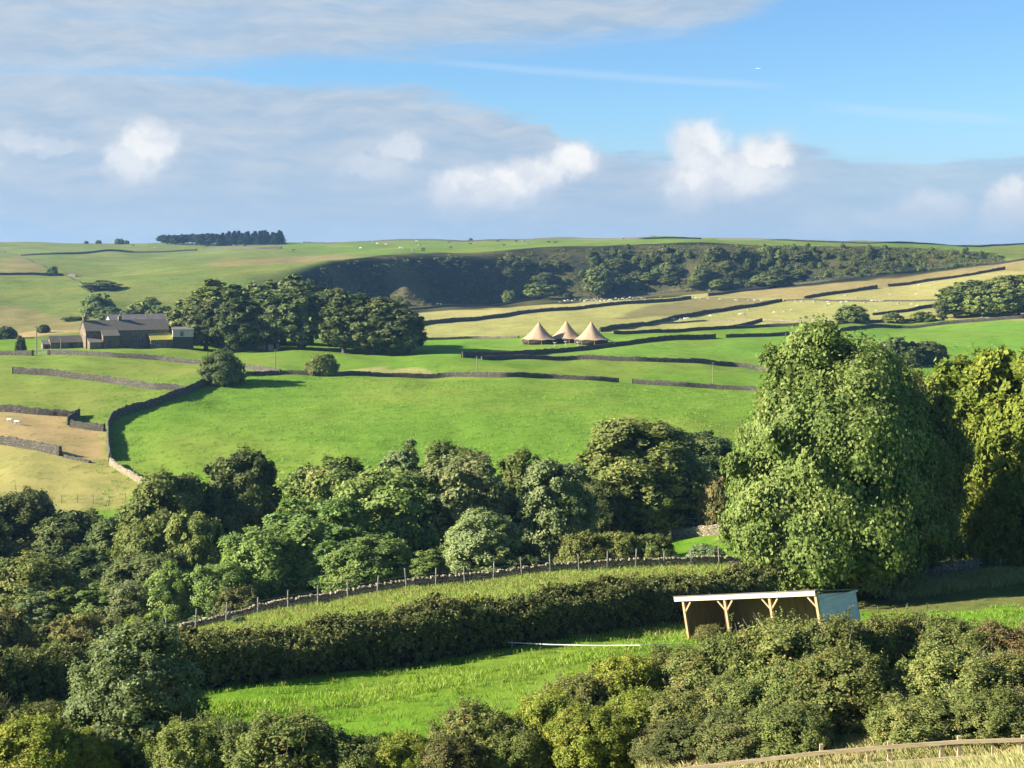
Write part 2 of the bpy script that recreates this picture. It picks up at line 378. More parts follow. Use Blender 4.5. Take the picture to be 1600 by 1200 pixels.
DARKWOOD = simple('dark_boards', (0.050, 0.042, 0.034), (0.085, 0.07, 0.055), 2.0, (6, 6, 0.5), 0.3)
TIMBER = simple('new_timber', (0.46, 0.29, 0.15), (0.60, 0.40, 0.22), 3.0, (1, 1, 0.4), 0.1)
FASCIA = simple('cream_fascia', (0.74, 0.62, 0.44), (0.84, 0.72, 0.54), 2.0, (0.4, 2, 2))
INNER = simple('stained_boards', (0.28, 0.165, 0.095), (0.38, 0.225, 0.13), 1.6, (5, 5, 0.5), 0.3)
SHIPLAP = simple('grey_shiplap', (0.56, 0.57, 0.55), (0.72, 0.73, 0.70), 2.0, (1, 1, 7), 0.2)
RAILWOOD = simple('weathered_rail', (0.38, 0.29, 0.16), (0.56, 0.45, 0.27), 2.5, (0.6, 0.6, 6), 0.3)
POSTWOOD = simple('weathered_post', (0.22, 0.18, 0.12), (0.36, 0.30, 0.20), 3, (5, 5, 0.6), 0.3)
CANVAS = simple('tan_canvas', (0.46, 0.31, 0.185), (0.54, 0.37, 0.225), 0.6)
INSIDE_DARK = simple('tent_inside_dark', (0.055, 0.040, 0.032), (0.085, 0.06, 0.045), 1.0)  # side cloth, darkened to carry the shade inside the raised tent sides
METAL = simple('galvanised_metal', (0.55, 0.56, 0.57), (0.68, 0.69, 0.70), 3.0, rough=0.4)
WIRE = simple('wire', (0.28, 0.28, 0.27), (0.36, 0.36, 0.35), 3.0, rough=0.5)
TAPE = simple('white_tape', (0.82, 0.82, 0.80), (0.88, 0.88, 0.86), 3.0)
RUBBER = simple('black_plastic', (0.015, 0.015, 0.016), (0.025, 0.025, 0.027), 3.0, rough=0.5)
TERRA = simple('terracotta', (0.42, 0.2, 0.11), (0.52, 0.27, 0.16), 3.0)
WOOL = simple('wool', (0.62, 0.57, 0.46), (0.78, 0.73, 0.62), 6.0)
HIDE_D = simple('dark_hide', (0.04, 0.032, 0.028), (0.075, 0.06, 0.05), 2.0)
HIDE_W = simple('cream_hide', (0.58, 0.52, 0.44), (0.72, 0.67, 0.58), 2.0)

# ------------------------------------------------------------------ ground sheet with its fields
GREEN = (0.181, 0.310, 0.040); LUSH = (0.158, 0.307, 0.026); MEADOW = (0.228, 0.304, 0.058); HILL = (0.181, 0.228, 0.061)
HILLDRY = (0.275, 0.234, 0.099); TAN = (0.50, 0.355, 0.160); TANGREEN = (0.43, 0.375, 0.125); STRAW = (0.47, 0.41, 0.15)
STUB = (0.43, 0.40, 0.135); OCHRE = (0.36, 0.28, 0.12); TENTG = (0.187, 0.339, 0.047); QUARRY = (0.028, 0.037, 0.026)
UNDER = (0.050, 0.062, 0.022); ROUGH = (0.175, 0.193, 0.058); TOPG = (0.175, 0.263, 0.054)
FIELDS = [  # colour, nearest and farthest distance, outline in photo pixels
    (GREEN, -100, 3000, None),
    (ROUGH, -100, 62, [(-1500, 5000), (-1500, 1100), (3100, 1000), (3100, 5000)]),
    (LUSH, 58, 100, [(-1500, 1300), (-1500, 1105), (0, 1100), (1000, 960), (3100, 880), (3100, 1180), (900, 1300)]),
    (ROUGH, 84, 126, [(-1500, 1150), (-1500, 900), (500, 905), (3100, 860), (3100, 900), (1300, 960), (1000, 975), (600, 1030), (0, 1110)]),
    (GREEN, 88, 112, [(270, 1010), (500, 955), (700, 922), (850, 905), (850, 930), (640, 962), (400, 1010)]),
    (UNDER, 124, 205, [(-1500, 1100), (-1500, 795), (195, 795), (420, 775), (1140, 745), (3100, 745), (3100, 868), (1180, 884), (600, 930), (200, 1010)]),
    (LUSH, 120, 172, [(1030, 886), (1050, 840), (1160, 822), (1240, 826), (1240, 884)]),
    (STRAW, 150, 200, [(1115, 836), (1150, 815), (1260, 812), (1260, 832)]),
    (TANGREEN, 180, 300, [(-900, 810), (-900, 690), (0, 694), (60, 702), (97, 712), (172, 724), (215, 752), (195, 796)]),
    (TAN, 200, 320, [(-900, 690), (-900, 640), (0, 642), (118, 650), (105, 662), (166, 673), (168, 722), (97, 712), (60, 702), (0, 694)]),
    (MEADOW, 220, 420, [(-900, 640), (-900, 552), (60, 553), (175, 557), (318, 567), (345, 590), (320, 602), (215, 640), (172, 668), (118, 664), (118, 650), (0, 642)]),
    (MEADOW, 380, 420, [(380, 575), (800, 556), (1183, 576), (1160, 606), (860, 590), (520, 588), (430, 584)]),
    (STUB, 340, 420, [(530, 582), (560, 574), (650, 578), (700, 583), (600, 587)]),
    (TENTG, 380, 480, [(640, 556), (650, 530), (740, 527), (960, 520), (1150, 511), (1310, 504), (1450, 500), (3100, 486), (3100, 500), (1600, 500), (1320, 518), (1120, 528), (925, 546), (800, 556)]),
    (TENTG, 340, 700, [(1120, 528), (1320, 517), (1600, 498), (3100, 480), (3100, 640), (1183, 580), (1075, 566), (860, 561), (800, 556)]),
    (STUB, 440, 900, [(600, 532), (600, 480), (900, 462), (1160, 446), (1560, 412), (1600, 406), (3100, 330), (3100, 488), (1450, 501), (960, 520), (740, 528)]),
    (STRAW, 500, 900, [(600, 512), (600, 478), (900, 462), (1100, 452), (1120, 464), (1080, 467), (900, 485), (700, 505)]),
    (OCHRE, 500, 900, [(1110, 462), (1240, 446), (1240, 430), (1600, 404), (1600, 424), (1450, 440), (1255, 468)]),
    (HILLDRY, 500, 900, [(1110, 464), (1230, 470), (1080, 490), (960, 500), (1000, 480)]),
    (STRAW, 500, 900, [(1300, 468), (1385, 448), (1570, 422), (1700, 424), (1700, 448), (1480, 455), (1400, 470)]),
    (STUB, 500, 900, [(950, 520), (1100, 490), (1222, 472), (1470, 470), (1470, 480), (1360, 492), (1300, 504)]),
    (HILL, 455, 1400, [(-1500, 552), (-1500, 392), (30, 399), (310, 391), (443, 388), (560, 400), (480, 425), (400, 470), (300, 520), (100, 530)]),
    (HILLDRY, 480, 1200, [(-1500, 540), (-1500, 470), (30, 478), (130, 505), (126, 520), (30, 528)]),
    (TAN, 430, 620, [(25, 524), (60, 516), (128, 513), (128, 519), (30, 527)]),
    (HILLDRY, 800, 1300, [(0, 430), (0, 404), (34, 402), (74, 420), (60, 428)]),
    (HILLDRY, 850, 1500, [(320, 430), (330, 408), (440, 402), (560, 396), (640, 392), (480, 418), (420, 432)]),
    (HILL, 900, 1600, [(-1500, 404), (-1500, 378), (440, 376), (700, 390), (560, 402), (443, 390), (310, 393), (30, 400)]),
    (TOPG, 900, 2000, [(440, 392), (440, 370), (1600, 370), (1600, 382), (1545, 394), (1200, 384), (1100, 381), (1000, 383), (800, 392), (640, 399), (560, 396)]),
    (HILL, 900, 2000, [(1560, 400), (1530, 378), (3100, 370), (3100, 404), (1600, 406)]),
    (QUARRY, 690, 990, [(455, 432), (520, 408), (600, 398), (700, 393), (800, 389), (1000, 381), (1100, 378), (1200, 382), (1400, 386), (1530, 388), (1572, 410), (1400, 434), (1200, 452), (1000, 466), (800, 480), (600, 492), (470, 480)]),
    ((0.15, 0.125, 0.065), 755, 812, [(585, 500), (600, 482), (628, 440), (640, 440), (680, 482), (690, 500)]),
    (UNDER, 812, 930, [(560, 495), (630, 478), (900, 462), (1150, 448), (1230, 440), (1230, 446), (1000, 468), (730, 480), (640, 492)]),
]
def inside(px, py, poly):
    r = np.zeros(px.shape, bool); n = len(poly)
    for i in range(n):
        (x0, y0), (x1, y1) = poly[i], poly[(i+1) % n]
        if y0 == y1: continue
        c = ((y0 > py) != (y1 > py)) & (px < (x1-x0)*(py-y0)/(y1-y0)+x0); r ^= c
    return r
def build_ground():
    Y = np.broadcast_to(DG[None, :], (NU, len(DG))); X = (UPX[:, None]-CX)/F*np.maximum(DG, 40)[None, :]
    px = np.broadcast_to(UPX[:, None], X.shape); py = np.where(DG > 10, VH-Z*F/np.maximum(DG, 10)[None, :], 4000)
    w = gsm(gsm(rng.normal(size=X.shape), 2, 0), 2, 1); w /= w.std()
    py2 = py+np.clip(w, -2, 2)*np.clip(600/np.maximum(Y, 40), 0.2, 4); px2 = px+np.roll(np.clip(w, -2, 2), 37, 0)*2.5
    col = np.zeros(X.shape+(3,))
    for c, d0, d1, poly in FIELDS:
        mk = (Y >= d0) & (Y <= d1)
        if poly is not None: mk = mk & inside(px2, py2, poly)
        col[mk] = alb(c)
    for k in range(3): col[..., k] = gsm(gsm(col[..., k], 0.7, 0), 0.6, 1)
    n = len(DG); idx = np.arange(NU*n).reshape(NU, n)
    Fc = np.stack([idx[:-1, :-1], idx[1:, :-1], idx[1:, 1:], idx[:-1, 1:]], -1).reshape(-1, 4)
    m, g, b, out = material('pasture')
    tc = g.new('ShaderNodeTexCoord').outputs['Object']
    base = g.new('ShaderNodeAttribute', attribute_name='field').outputs['Color']
    a1 = g.noise(g.v('MULTIPLY', tc, (1, 1, 0.2)), 0.022, 5, 0.6); a2 = g.noise(g.v('MULTIPLY', tc, (1.0, 1.0, 1)), 0.16, 5, 0.62)
    a3 = g.noise(g.v('MULTIPLY', tc, (0.85, 0.42, 1)), 0.75, 6, 0.74); a4 = g.noise(tc, 6.0, 3, 0.6)
    c = g.mix(g.ss(a1, 0.38, 0.68, 0.0, 0.48), base, g.mix(0.5, base, (0.36, 0.27, 0.08)))
    c = g.mix(g.ss(a2, 0.42, 0.66, 0.0, 0.46), c, g.mix(0.8, c, (0.42, 0.56, 0.40), 'MULTIPLY'))
    c = g.mix(g.ss(a3, 0.52, 0.70, 0.0, 0.72), c, g.mix(1.0, c, (0.30, 0.44, 0.38), 'MULTIPLY'))
    c = g.mix(g.ss(a4, 0.40, 0.66, 0.0, 0.35), c, g.mix(1.0, c, (0.55, 0.62, 0.5), 'MULTIPLY'))
    g.l.new(c, b.inputs['Base Color']); b.inputs['Roughness'].default_value = 1.0; b.inputs['Specular IOR Level'].default_value = 0.0
    bn = g.new('ShaderNodeBump'); bn.inputs['Strength'].default_value = 0.35; bn.inputs['Distance'].default_value = 0.35
    g.l.new(g.m('ADD', g.m('MULTIPLY', a3, 1.0), g.m('MULTIPLY', a4, 0.3)), bn.inputs['Height']); g.l.new(bn.outputs[0], b.inputs['Normal'])
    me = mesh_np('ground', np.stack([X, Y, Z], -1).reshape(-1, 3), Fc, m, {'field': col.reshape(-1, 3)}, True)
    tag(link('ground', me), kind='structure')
build_ground()

# ------------------------------------------------------------------ dry stone walls
def polyline(pts_px, step, dmin, wob=0.0):
    P = np.array([(at(x, -y) if y < 0 else hit(x, y, dmin))[:2] for x, y in pts_px])   # a negative row is a known distance
    d = np.concatenate([[0], np.cumsum(np.hypot(*np.diff(P, axis=0).T))])
    s = np.linspace(0, d[-1], max(3, int(d[-1]/step)+1))
    X, Y = np.interp(s, d, P[:, 0]), np.interp(s, d, P[:, 1])
    if wob and len(X) > 9:
        X = gsm(X[None], 2.0, 1)[0]; Y = gsm(Y[None], 2.0, 1)[0]
    return X, Y
def wall(pts, label, h=1.45, t=0.55, step=0.6, dmin=45, mat=None, name='dry_stone_wall', rough=0.09, seed=0, cat='wall', group='dry stone field walls'):
    r = np.random.default_rng(abs(hash(str(pts))) % 1000+seed if False else int(sum(p[0]*3+p[1]*7 for p in pts)) % 9999)
    h *= 0.84
    X, Y = polyline(pts, step, dmin, 1.0); n = len(X)
    tx, ty = np.gradient(X), np.gradient(Y); l = np.hypot(tx, ty)+1e-9; nx, ny = -ty/l, tx/l
    low = gsm(r.normal(size=(1, n)), 6, 1)[0]; low /= (low.std()+1e-6)
    zb = zf(X, Y)
    prof = [(-0.5, -0.5), (-0.46, 0.35), (-0.38, 0.9), (-0.30, 1.0), (0.02, 1.07), (0.30, 1.0), (0.38, 0.9), (0.46, 0.35), (0.5, -0.5)]
    V = np.empty((n, len(prof), 3))
    top = h*(1+low*0.055+r.normal(size=n)*rough*0.6)
    for k, (o, z) in enumerate(prof):
        oo = o*t+r.normal(size=n)*rough*0.35*t*2; zz = z*top if z > 0 else np.full(n, z*1.0)
        if z > 0.5: zz = zz+r.normal(size=n)*rough*h*0.35
        V[:, k, 0] = X+nx*oo; V[:, k, 1] = Y+ny*oo; V[:, k, 2] = zb+zz
    m = len(prof); idx = np.arange(n*m).reshape(n, m)
    Fc = np.stack([idx[:-1, :-1], idx[:-1, 1:], idx[1:, 1:], idx[1:, :-1]], -1).reshape(-1, 4)
    ends = [[idx[e, 0], idx[e, a], idx[e, b_], idx[e, m-1]] for e in (0, n-1) for a, b_ in ((1, 7), )] + \
           [[idx[e, 1], idx[e, 2], idx[e, 6], idx[e, 7]] for e in (0, n-1)] + [[idx[e, 2], idx[e, 3], idx[e, 5], idx[e, 6]] for e in (0, n-1)]
    me = mesh_np(name, V.reshape(-1, 3), np.vstack([Fc, np.array(ends)]), mat or STONE)
    return tag(link(name, me), label, cat, group, 'thing')
# walls of the middle ground
wall([(172, 722), (169, 700), (169, 670), (176, 656), (215, 641), (265, 626), (305, 610), (326, 598), (352, 590), (376, 588)], 'tall curving stone wall casting a broad shadow onto the big green field', 1.75, dmin=200, step=0.5)
wall([(172, 726), (190, 738), (215, 752), (240, 765)], 'short tumbled stone wall running down into the trees from the tan field corner', 1.1, dmin=190, step=0.5, mat=STONE_PALE, rough=0.16)
wall([(380, 589), (440, 585), (520, 588), (610, 589), (700, 589), (790, 590), (860, 591), (920, 594), (970, 598)], 'long level stone wall along the top of the big green field', 1.15, dmin=210)
wall([(985, 599), (1060, 604), (1110, 607), (1165, 610), (1230, 614)], 'stone wall beyond the gap at the right top of the big green field', 1.15, dmin=210)
wall([(17, 584), (80, 587), (130, 593), (170, 598), (240, 609), (297, 614)], 'isolated stone wall slanting across the light green meadow below the farm', 1.5, dmin=210)
wall([(0, 643), (-120, 640), (0, 643), (60, 648), (118, 651)][1:], 'stone wall between the light green meadow and the tan paddock', 1.5, dmin=205, step=0.5)
wall([(124, 649), (112, 658), (106, 665)], 'very short kinked stone wall at the corner of the tan paddock', 1.6, dmin=205, step=0.4)
wall([(108, 666), (135, 671), (166, 674)], 'short stone wall closing the top right corner of the tan paddock', 1.5, dmin=205, step=0.4)
wall([(-120, 688), (0, 694), (50, 702), (97, 713)], 'stone wall between the tan paddock and the rough pale field', 1.6, dmin=200, step=0.5)
wall([(97, 714), (120, 719), (144, 724)], 'low broken remains of stone wall below the tan paddock', 0.5, dmin=200, step=0.5, rough=0.2)
wall([(73, 554), (175, 558), (250, 563), (322, 570), (400, 579), (440, 586)], 'gently sloping stone wall in front of the farmhouse', 1.3, dmin=220)
wall([(-150, 555), (0, 555), (54, 556)], 'dark shaded stone wall left of the farm gate', 1.5, dmin=230)
wall([(750, 562), (800, 561), (900, 562), (1000, 565), (1075, 567), (1150, 573), (1190, 579), (1240, 586)], 'curving pale topped stone wall under the wide bright green field', 1.3, dmin=230)
wall([(720, 559), (760, 557), (800, 556), (850, 552), (925, 546), (975, 540), (1025, 533), (1075, 530), (1119, 528)], 'stone wall rising past the front of the tents', 1.5, dmin=330, step=0.8)
wall([(1131, 528), (1200, 526), (1320, 517), (1400, 512), (1500, 505), (1600, 498), (1750, 488)], 'long stone wall right of the gap, above the wide bright green field', 1.4, dmin=330, step=0.8)
# walls of the far fields
wall([(936, 519), (1000, 509), (1050, 499), (1100, 490), (1150, 483), (1200, 475), (1223, 471)], 'dark shaded stone wall climbing right from behind the tents', 1.7, dmin=440, step=1.2)
wall([(1255, 468), (1300, 460), (1372, 450)], 'dark stone wall below the ochre field, left of the upper gap', 1.7, dmin=450, step=1.2)
wall([(1385, 448), (1450, 440), (1520, 430), (1572, 421)], 'dark stone wall climbing to the upper right corner fields', 1.7, dmin=450, step=1.2)
wall([(650, 511), (700, 504), (800, 493), (900, 484), (1000, 474), (1081, 467)], 'dark stone wall across the straw coloured field above the tents', 1.8, dmin=440, step=1.2)
wall([(1105, 463), (1150, 457), (1200, 452), (1240, 445)], 'short dark stone wall at the upper right end of the flock of sheep', 1.7, dmin=470, step=1.2)
wall([(630, 485), (730, 479), (800, 474), (900, 465), (1000, 461), (1100, 454), (1160, 449)], 'stone wall along the foot of the wooded quarry slope', 1.3, dmin=500, step=1.5)
wall([(1235, 446), (1300, 438), (1370, 430), (1440, 421), (1520, 414), (1600, 407), (1680, 401)], 'stone wall between the scrub slope and the ochre field', 1.4, dmin=500, step=1.5)
wall([(955, 522), (1075, 518), (1150, 513), (1200, 511), (1270, 509), (1310, 506), (1362, 504), (1425, 502), (1452, 501)], 'low stone wall between the bright green strip and the stubble field', 1.3, dmin=440, step=1.2)
wall([(1145, 513), (1165, 509), (1191, 502)], 'tiny branch wall joining the low wall right of the tents', 1.3, dmin=440, step=1.0)
wall([(1360, 493), (1420, 487), (1467, 478)], 'short dark wall running up to the wood on the right edge', 1.4, dmin=450, step=1.2)
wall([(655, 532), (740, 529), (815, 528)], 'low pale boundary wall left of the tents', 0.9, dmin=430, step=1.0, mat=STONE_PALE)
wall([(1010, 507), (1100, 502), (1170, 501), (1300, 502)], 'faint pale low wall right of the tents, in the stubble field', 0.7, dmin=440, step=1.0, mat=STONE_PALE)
wall([(1223, 471), (1300, 471), (1400, 471), (1470, 470)], 'level low wall beside the scattered sheep on the right', 0.9, dmin=450, step=1.2)
wall([(30, 400), (100, 397.5), (200, 394), (311, 391.5)], 'long dark wall across the left hilltop', 1.7, dmin=700, step=2.0)
wall([(319, 391.5), (400, 389.5), (443, 388.5)], 'shorter dark wall right of the gap on the left hilltop', 1.7, dmin=700, step=2.0)
wall([(-150, 394), (0, 394), (9, 394.5)], 'end of a hilltop wall at the left picture edge', 1.6, dmin=700, step=2.0)
wall([(5, 395), (30, 401), (60, 413), (75, 420)], 'thin wall falling down the left hillside to the lone bush', 0.6, t=0.4, dmin=600, step=1.5, mat=STONE_DARK)
wall([(-150, 429), (0, 430), (60, 430), (98, 430.5), (119, 433)], 'dark wall on the left hillside passing the lone bush', 1.6, dmin=600, step=1.5)
wall([(106, 433), (130, 447), (143, 458)], 'wall falling right down the left hillside into the hollow', 0.6, t=0.4, dmin=600, step=1.5, mat=STONE_DARK)
wall([(470, 378.2), (700, 376.6), (800, 375.6), (900, 374.6), (1000, 374), (1100, 373.6)], 'thin skyline wall along the left of the far ridge', 1.5, dmin=1000, step=4.0)
wall([(1115, 374.2), (1200, 376), (1400, 380.5), (1600, 381.5), (1750, 382)], 'thin skyline wall along the right of the far ridge', 1.5, dmin=1000, step=4.0)
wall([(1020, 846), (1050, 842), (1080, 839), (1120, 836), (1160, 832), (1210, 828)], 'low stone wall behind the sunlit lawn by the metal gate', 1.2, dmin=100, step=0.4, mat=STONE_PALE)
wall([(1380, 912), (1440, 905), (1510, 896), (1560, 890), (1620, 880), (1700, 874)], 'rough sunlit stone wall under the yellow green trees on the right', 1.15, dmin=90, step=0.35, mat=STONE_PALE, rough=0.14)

# the near wall with its upright cope stones, and the wire fence in front of it
NEAR = [(262, -109.5), (330, -111.6), (400, -112.6), (500, -114.8), (600, -116.7), (700, -118.3), (800, -119.8), (900, -120.9), (1000, -121.9), (1090, -122.7), (1165, -123.4)]
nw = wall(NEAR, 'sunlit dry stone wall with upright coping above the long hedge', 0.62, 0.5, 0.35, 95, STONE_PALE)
def cope():
    X, Y = polyline(NEAR, 0.17, 95, 1.0); r = np.random.default_rng(3); mb = MB()
    tx, ty = np.gradient(X), np.gradient(Y)
    for i in range(len(X)):
        if r.random() < 0.06: continue
        a = math.atan2(ty[i], tx[i]); z = float(zf(X[i], Y[i]))+0.50
        M = Matrix.Translation((X[i], Y[i], z)) @ Matrix.Rotation(a, 4, 'Z') @ Matrix.Rotation(r.normal()*0.22, 4, 'Y')
        w, h = r.uniform(0.05, 0.085), r.uniform(0.16, 0.34)
        mb.box(-w, w, -0.2, 0.2, -0.08, h, M)
    mb.build('coping', STONE_PALE, nw)
cope()

def post_fence(pts, label, n, h, dmin, wires=(0.45, 0.8, 1.05), r=0.055, off=0.0, seed=1, mat=None):
    rr = np.random.default_rng(seed); X, Y = polyline(pts, 0.5, dmin)
    s = np.linspace(0, len(X)-1, n); X2, Y2 = np.interp(s, np.arange(len(X)), X), np.interp(s, np.arange(len(Y)), Y)-off
    t = thing('wire_fence', label, 'fence', (X2[0], Y2[0], float(zf(X2[0], Y2[0]))))
    o0 = Vector(t.location); tops = []
    for x, y in zip(X2, Y2):
        b = Vector((x, y, float(zf(x, y))))-o0; hh = h*rr.uniform(0.9, 1.12); lean = Vector((rr.normal()*0.05, rr.normal()*0.04, 1))
        MB().tube([b-lean*0.3, b+lean*hh*0.6, b+lean*hh], [r, r, r*0.95], 7).build('post', mat or POSTWOOD, t); tops.append((b, lean))
    for wz in wires:
        MB().tube([b+l*wz for b, l in tops], 0.011, 4).build('wire', WIRE, t)
    return t
post_fence(NEAR, 'wooden posts and thin wire running along the curving sunlit wall', 21, 1.5, 95, r=0.06, off=0.7, mat=PALEBARK)
post_fence([(20, 785), (99, 786), (140, 786), (196, 785)], 'short line of thin posts at the bottom of the rough pale field', 8, 1.25, 190, (0.5, 1.0), 0.05, seed=4)
post_fence([(1440, 915), (1520, 902), (1600, 892), (1680, 884)], 'crooked old posts in dry grass under the yellow green trees', 9, 1.35, 85, (0.5, 1.0), 0.06, seed=9)

def pole(px, py, toppy, label, dmin, r=0.10, arm=True):
    p = hit(px, py, dmin); h = (py-toppy)*p.y/F
    t = thing('utility_pole', label, 'pole', p, 0.3)
    MB().tube([(0, 0, -0.3), (0, 0, h)], [r*1.2, r*0.85], 8).build('shaft', POSTWOOD, t)
    if arm: MB().beam((-0.7, 0, h-0.35), (0.7, 0, h-0.35), 0.1, 0.1).build('crossarm', POSTWOOD, t)
pole(57, 553, 509, 'tall wooden utility pole left of the farm sheds', 300, 0.14)
pole(95, 549, 527, 'short thin pole standing in front of the long low outbuilding', 300, 0.09, False)
pole(430, 580, 546, 'thin wooden pole in the grass below the dark tree clump', 250, 0.10)
pole(745, 588, 556, 'thin wooden pole near the wall end left of the tents', 250, 0.10, False)
pole(1114, 606, 566, 'pale thin pole behind the wall at the right of the big green field', 250, 0.10)
pole(58, 649, 632, 'small post rising from the wall above the tan paddock', 205, 0.05, False)

# ------------------------------------------------------------------ trees: leaf meshes
def leaves(P, N, size, r, aspect=0.62, tint=None):
    n = len(P)
    N = N/(np.linalg.norm(N, axis=1, keepdims=True)+1e-9)
    q = r.normal(size=(n, 3)); T = q-N*np.sum(q*N, 1, keepdims=True); T /= np.linalg.norm(T, axis=1, keepdims=True)+1e-9
    B = np.cross(N, T); s = size*r.uniform(0.65, 1.35, (n, 1)); bend = N*s*0.22
    V = np.stack([P-T*s, P-B*s*aspect-bend, P+T*s, P+B*s*aspect-bend], 1)
    tint = r.random(n) if tint is None else tint
    return V.reshape(-1, 3), np.arange(4*n).reshape(n, 4), np.repeat(tint, 4)
def sphere_dirs(n, r):
    v = r.normal(size=(n, 3)); return v/np.linalg.norm(v, axis=1, keepdims=True)
def crown_mesh(name, seed, W, H, base, nclump, per, leaf, shape='dome', lobes=16, droop=0.0, gap=0.12, mat=None, sprig=0.0, cw=0.42, qr=(0.85, 1.05)):
    """clumps of leaf faces spread over a lobed, uneven crown"""
    r = np.random.default_rng(seed); hb = H*base; hc = H-hb
    zc = {'dome': 0.36, 'spread': 0.36, 'column': 0.42, 'shrub': 0.28}[shape]; c0 = np.array([0, 0, hb+hc*zc])
    ax = np.array([W*0.5, W*0.5, hc*(1-zc)])
    ctr = [c0]; rad = [ax*0.80]
    for k in range(lobes):
        u = -0.98+1.95*(k+0.5)/lobes; a = k*2.399+r.normal()*0.3
        h = math.sqrt(max(0, 1-abs(u)**(1.75 if u > 0 else 6.0)))
        if shape == 'spread': h = h**0.75
        rr = W*r.uniform(0.07, 0.20)*(30/max(lobes, 24))**0.3
        q = r.uniform(*qr); dn = np.array([math.cos(a)*h, math.sin(a)*h, u if u > 0 else u*zc/(1-zc)])
        p = c0+dn*(ax-rr*0.8)*q; p[2] = max(p[2], hb+rr*0.3)
        ctr.append(p); rad.append(np.array([rr, rr, rr*r.uniform(0.75, 1.1)]))
    ctr, rad = np.array(ctr), np.array(rad)
    w = (rad[:, 0]*rad[:, 2])**0.9; w[0] = w[1:].sum()*cw; w /= w.sum()
    k = r.choice(len(ctr), nclump*3, p=w); d = sphere_dirs(nclump*3, r); d[:, 2] = np.where(d[:, 2] < -0.35, -d[:, 2]*0.7, d[:, 2])
    P = ctr[k]+d*rad[k]*r.uniform(0.68, 1.18, (len(k), 1))
    deep = np.min(np.linalg.norm((P[:, None, :]-ctr[None])/rad[None], axis=2)+(np.arange(len(ctr))[None] == k[:, None])*9, axis=1)
    ok = (deep > 0.62) & (P[:, 2] > hb*0.9); P, d, k = P[ok][:nclump], d[ok][:nclump], k[ok][:nclump]
    keep = r.random(len(P)) > gap; P, d, k = P[keep], d[keep], k[keep]
    cr = np.minimum(rad[k, 0], W*0.14)*0.21*r.uniform(0.5, 1.5, len(P)); lt = r.normal(size=len(ctr))*0.16; ct = lt[k]+r.normal(size=len(P))*0.12
    m = len(P)*per; ci = np.repeat(np.arange(len(P)), per)
    g = r.normal(size=(m, 3))*0.95; g *= (cr[ci, None]); g -= d[ci]*np.sum(g*d[ci], 1, keepdims=True)*0.40; g[:, 2] -= droop*np.abs(r.normal(size=m))*cr[ci]*1.8
    Q = P[ci]+g; dg = (Q-c0)/ax; dg /= np.linalg.norm(dg, axis=1, keepdims=True)+1e-6; N = d[ci]*0.6+dg*0.55+np.array([0, 0, 0.15])+r.normal(size=(m, 3))*0.45
    tint = np.clip(r.random(m)*0.75+0.12+ct[ci], 0, 1)
    # inner leaves so that the crown is not hollow
    ni = m//5; kk = r.choice(len(ctr), ni, p=w); di = sphere_dirs(ni, r); Qi = ctr[kk]+di*rad[kk]*r.uniform(0.3, 0.82, (ni, 1))
    sz = np.concatenate([np.full(m, leaf), np.full(ni, leaf*1.9)])[:, None]
    Q, N, tint = np.vstack([Q, Qi]), np.vstack([N, di+r.normal(size=(ni, 3))]), np.concatenate([tint, r.random(ni)*0.8])
    if sprig:                            # shoots standing out of the outline
        ns = int(nclump*sprig); s0 = P[r.integers(0, len(P), ns)]; up = r.normal(size=(ns, 3))*0.35+np.array([0, 0, 1.0]); ln = W*r.uniform(0.05, 0.16, ns)
        t = r.random((ns, 26, 1)); S = (s0[:, None]+up[:, None]*ln[:, None, None]*t+r.normal(size=(ns, 26, 3))*W*0.010).reshape(-1, 3)
        Q = np.vstack([Q, S]); N = np.vstack([N, r.normal(size=(len(S), 3))]); sz = np.vstack([sz, np.full((len(S), 1), leaf*0.85)]); tint = np.concatenate([tint, r.random(len(S))])
    Q[:, 2] = np.maximum(Q[:, 2], 0.03*H)
    V, Fc, T = leaves(Q, N, sz, r, 0.62, tint)
    return mesh_np(name, V, Fc, mat or L['oak'], {'tint': T})
def trunk_mesh(name, seed, W, H, base, rad, limbs=7, mat=None, stems=1):
    r = np.random.default_rng(seed); mb = MB()
    for s in range(stems):
        o = Vector((r.normal()*W*0.05, r.normal()*W*0.05, 0)) if stems > 1 else Vector((0, 0, 0)); dv = o*1.6
        top = H*r.uniform(0.62, 0.75)
        pts = [o+dv*t+Vector((r.normal()*rad*0.5*t, r.normal()*rad*0.5*t, -0.3*rad+top*t)) for t in (0, 0.06, 0.25, 0.5, 0.75, 1)]
        mb.tube(pts, [rad*1.5, rad*1.1, rad*0.9, rad*0.65, rad*0.4, rad*0.14], 9)
        for k in range(limbs):
            t = r.uniform(max(0.12, base*0.9), 0.8); j = min(4, int(t*5)); p0 = Vector((pts[j]+pts[min(5, j+1)])/2); a = r.uniform(0, 6.28)
            e = p0+Vector((math.cos(a)*W*0.34, math.sin(a)*W*0.34, H*r.uniform(0.08, 0.22)))
            mid = (p0+e)/2+Vector((0, 0, -H*0.02))
            mb.tube([p0, mid, e], [rad*0.42, rad*0.26, rad*0.07], 6)
    if stems > 3:                        # thin bare shoots reaching through the leaves
        for k in range(26):
            a = r.uniform(0, 6.28); u = r.uniform(0.15, 0.95); e = Vector((math.cos(a)*W*0.53*math.sqrt(1-u*u*0.8), math.sin(a)*W*0.53*math.sqrt(1-u*u*0.8), H*(0.2+0.86*u)))
            b0 = e*r.uniform(0.45, 0.6); mid = (b0+e)/2+Vector((r.normal(), r.normal(), r.normal()))*W*0.03
            mb.tube([b0, mid, e], [0.020, 0.014, 0.006], 5)
    return mb.mesh(name, mat or BARK)
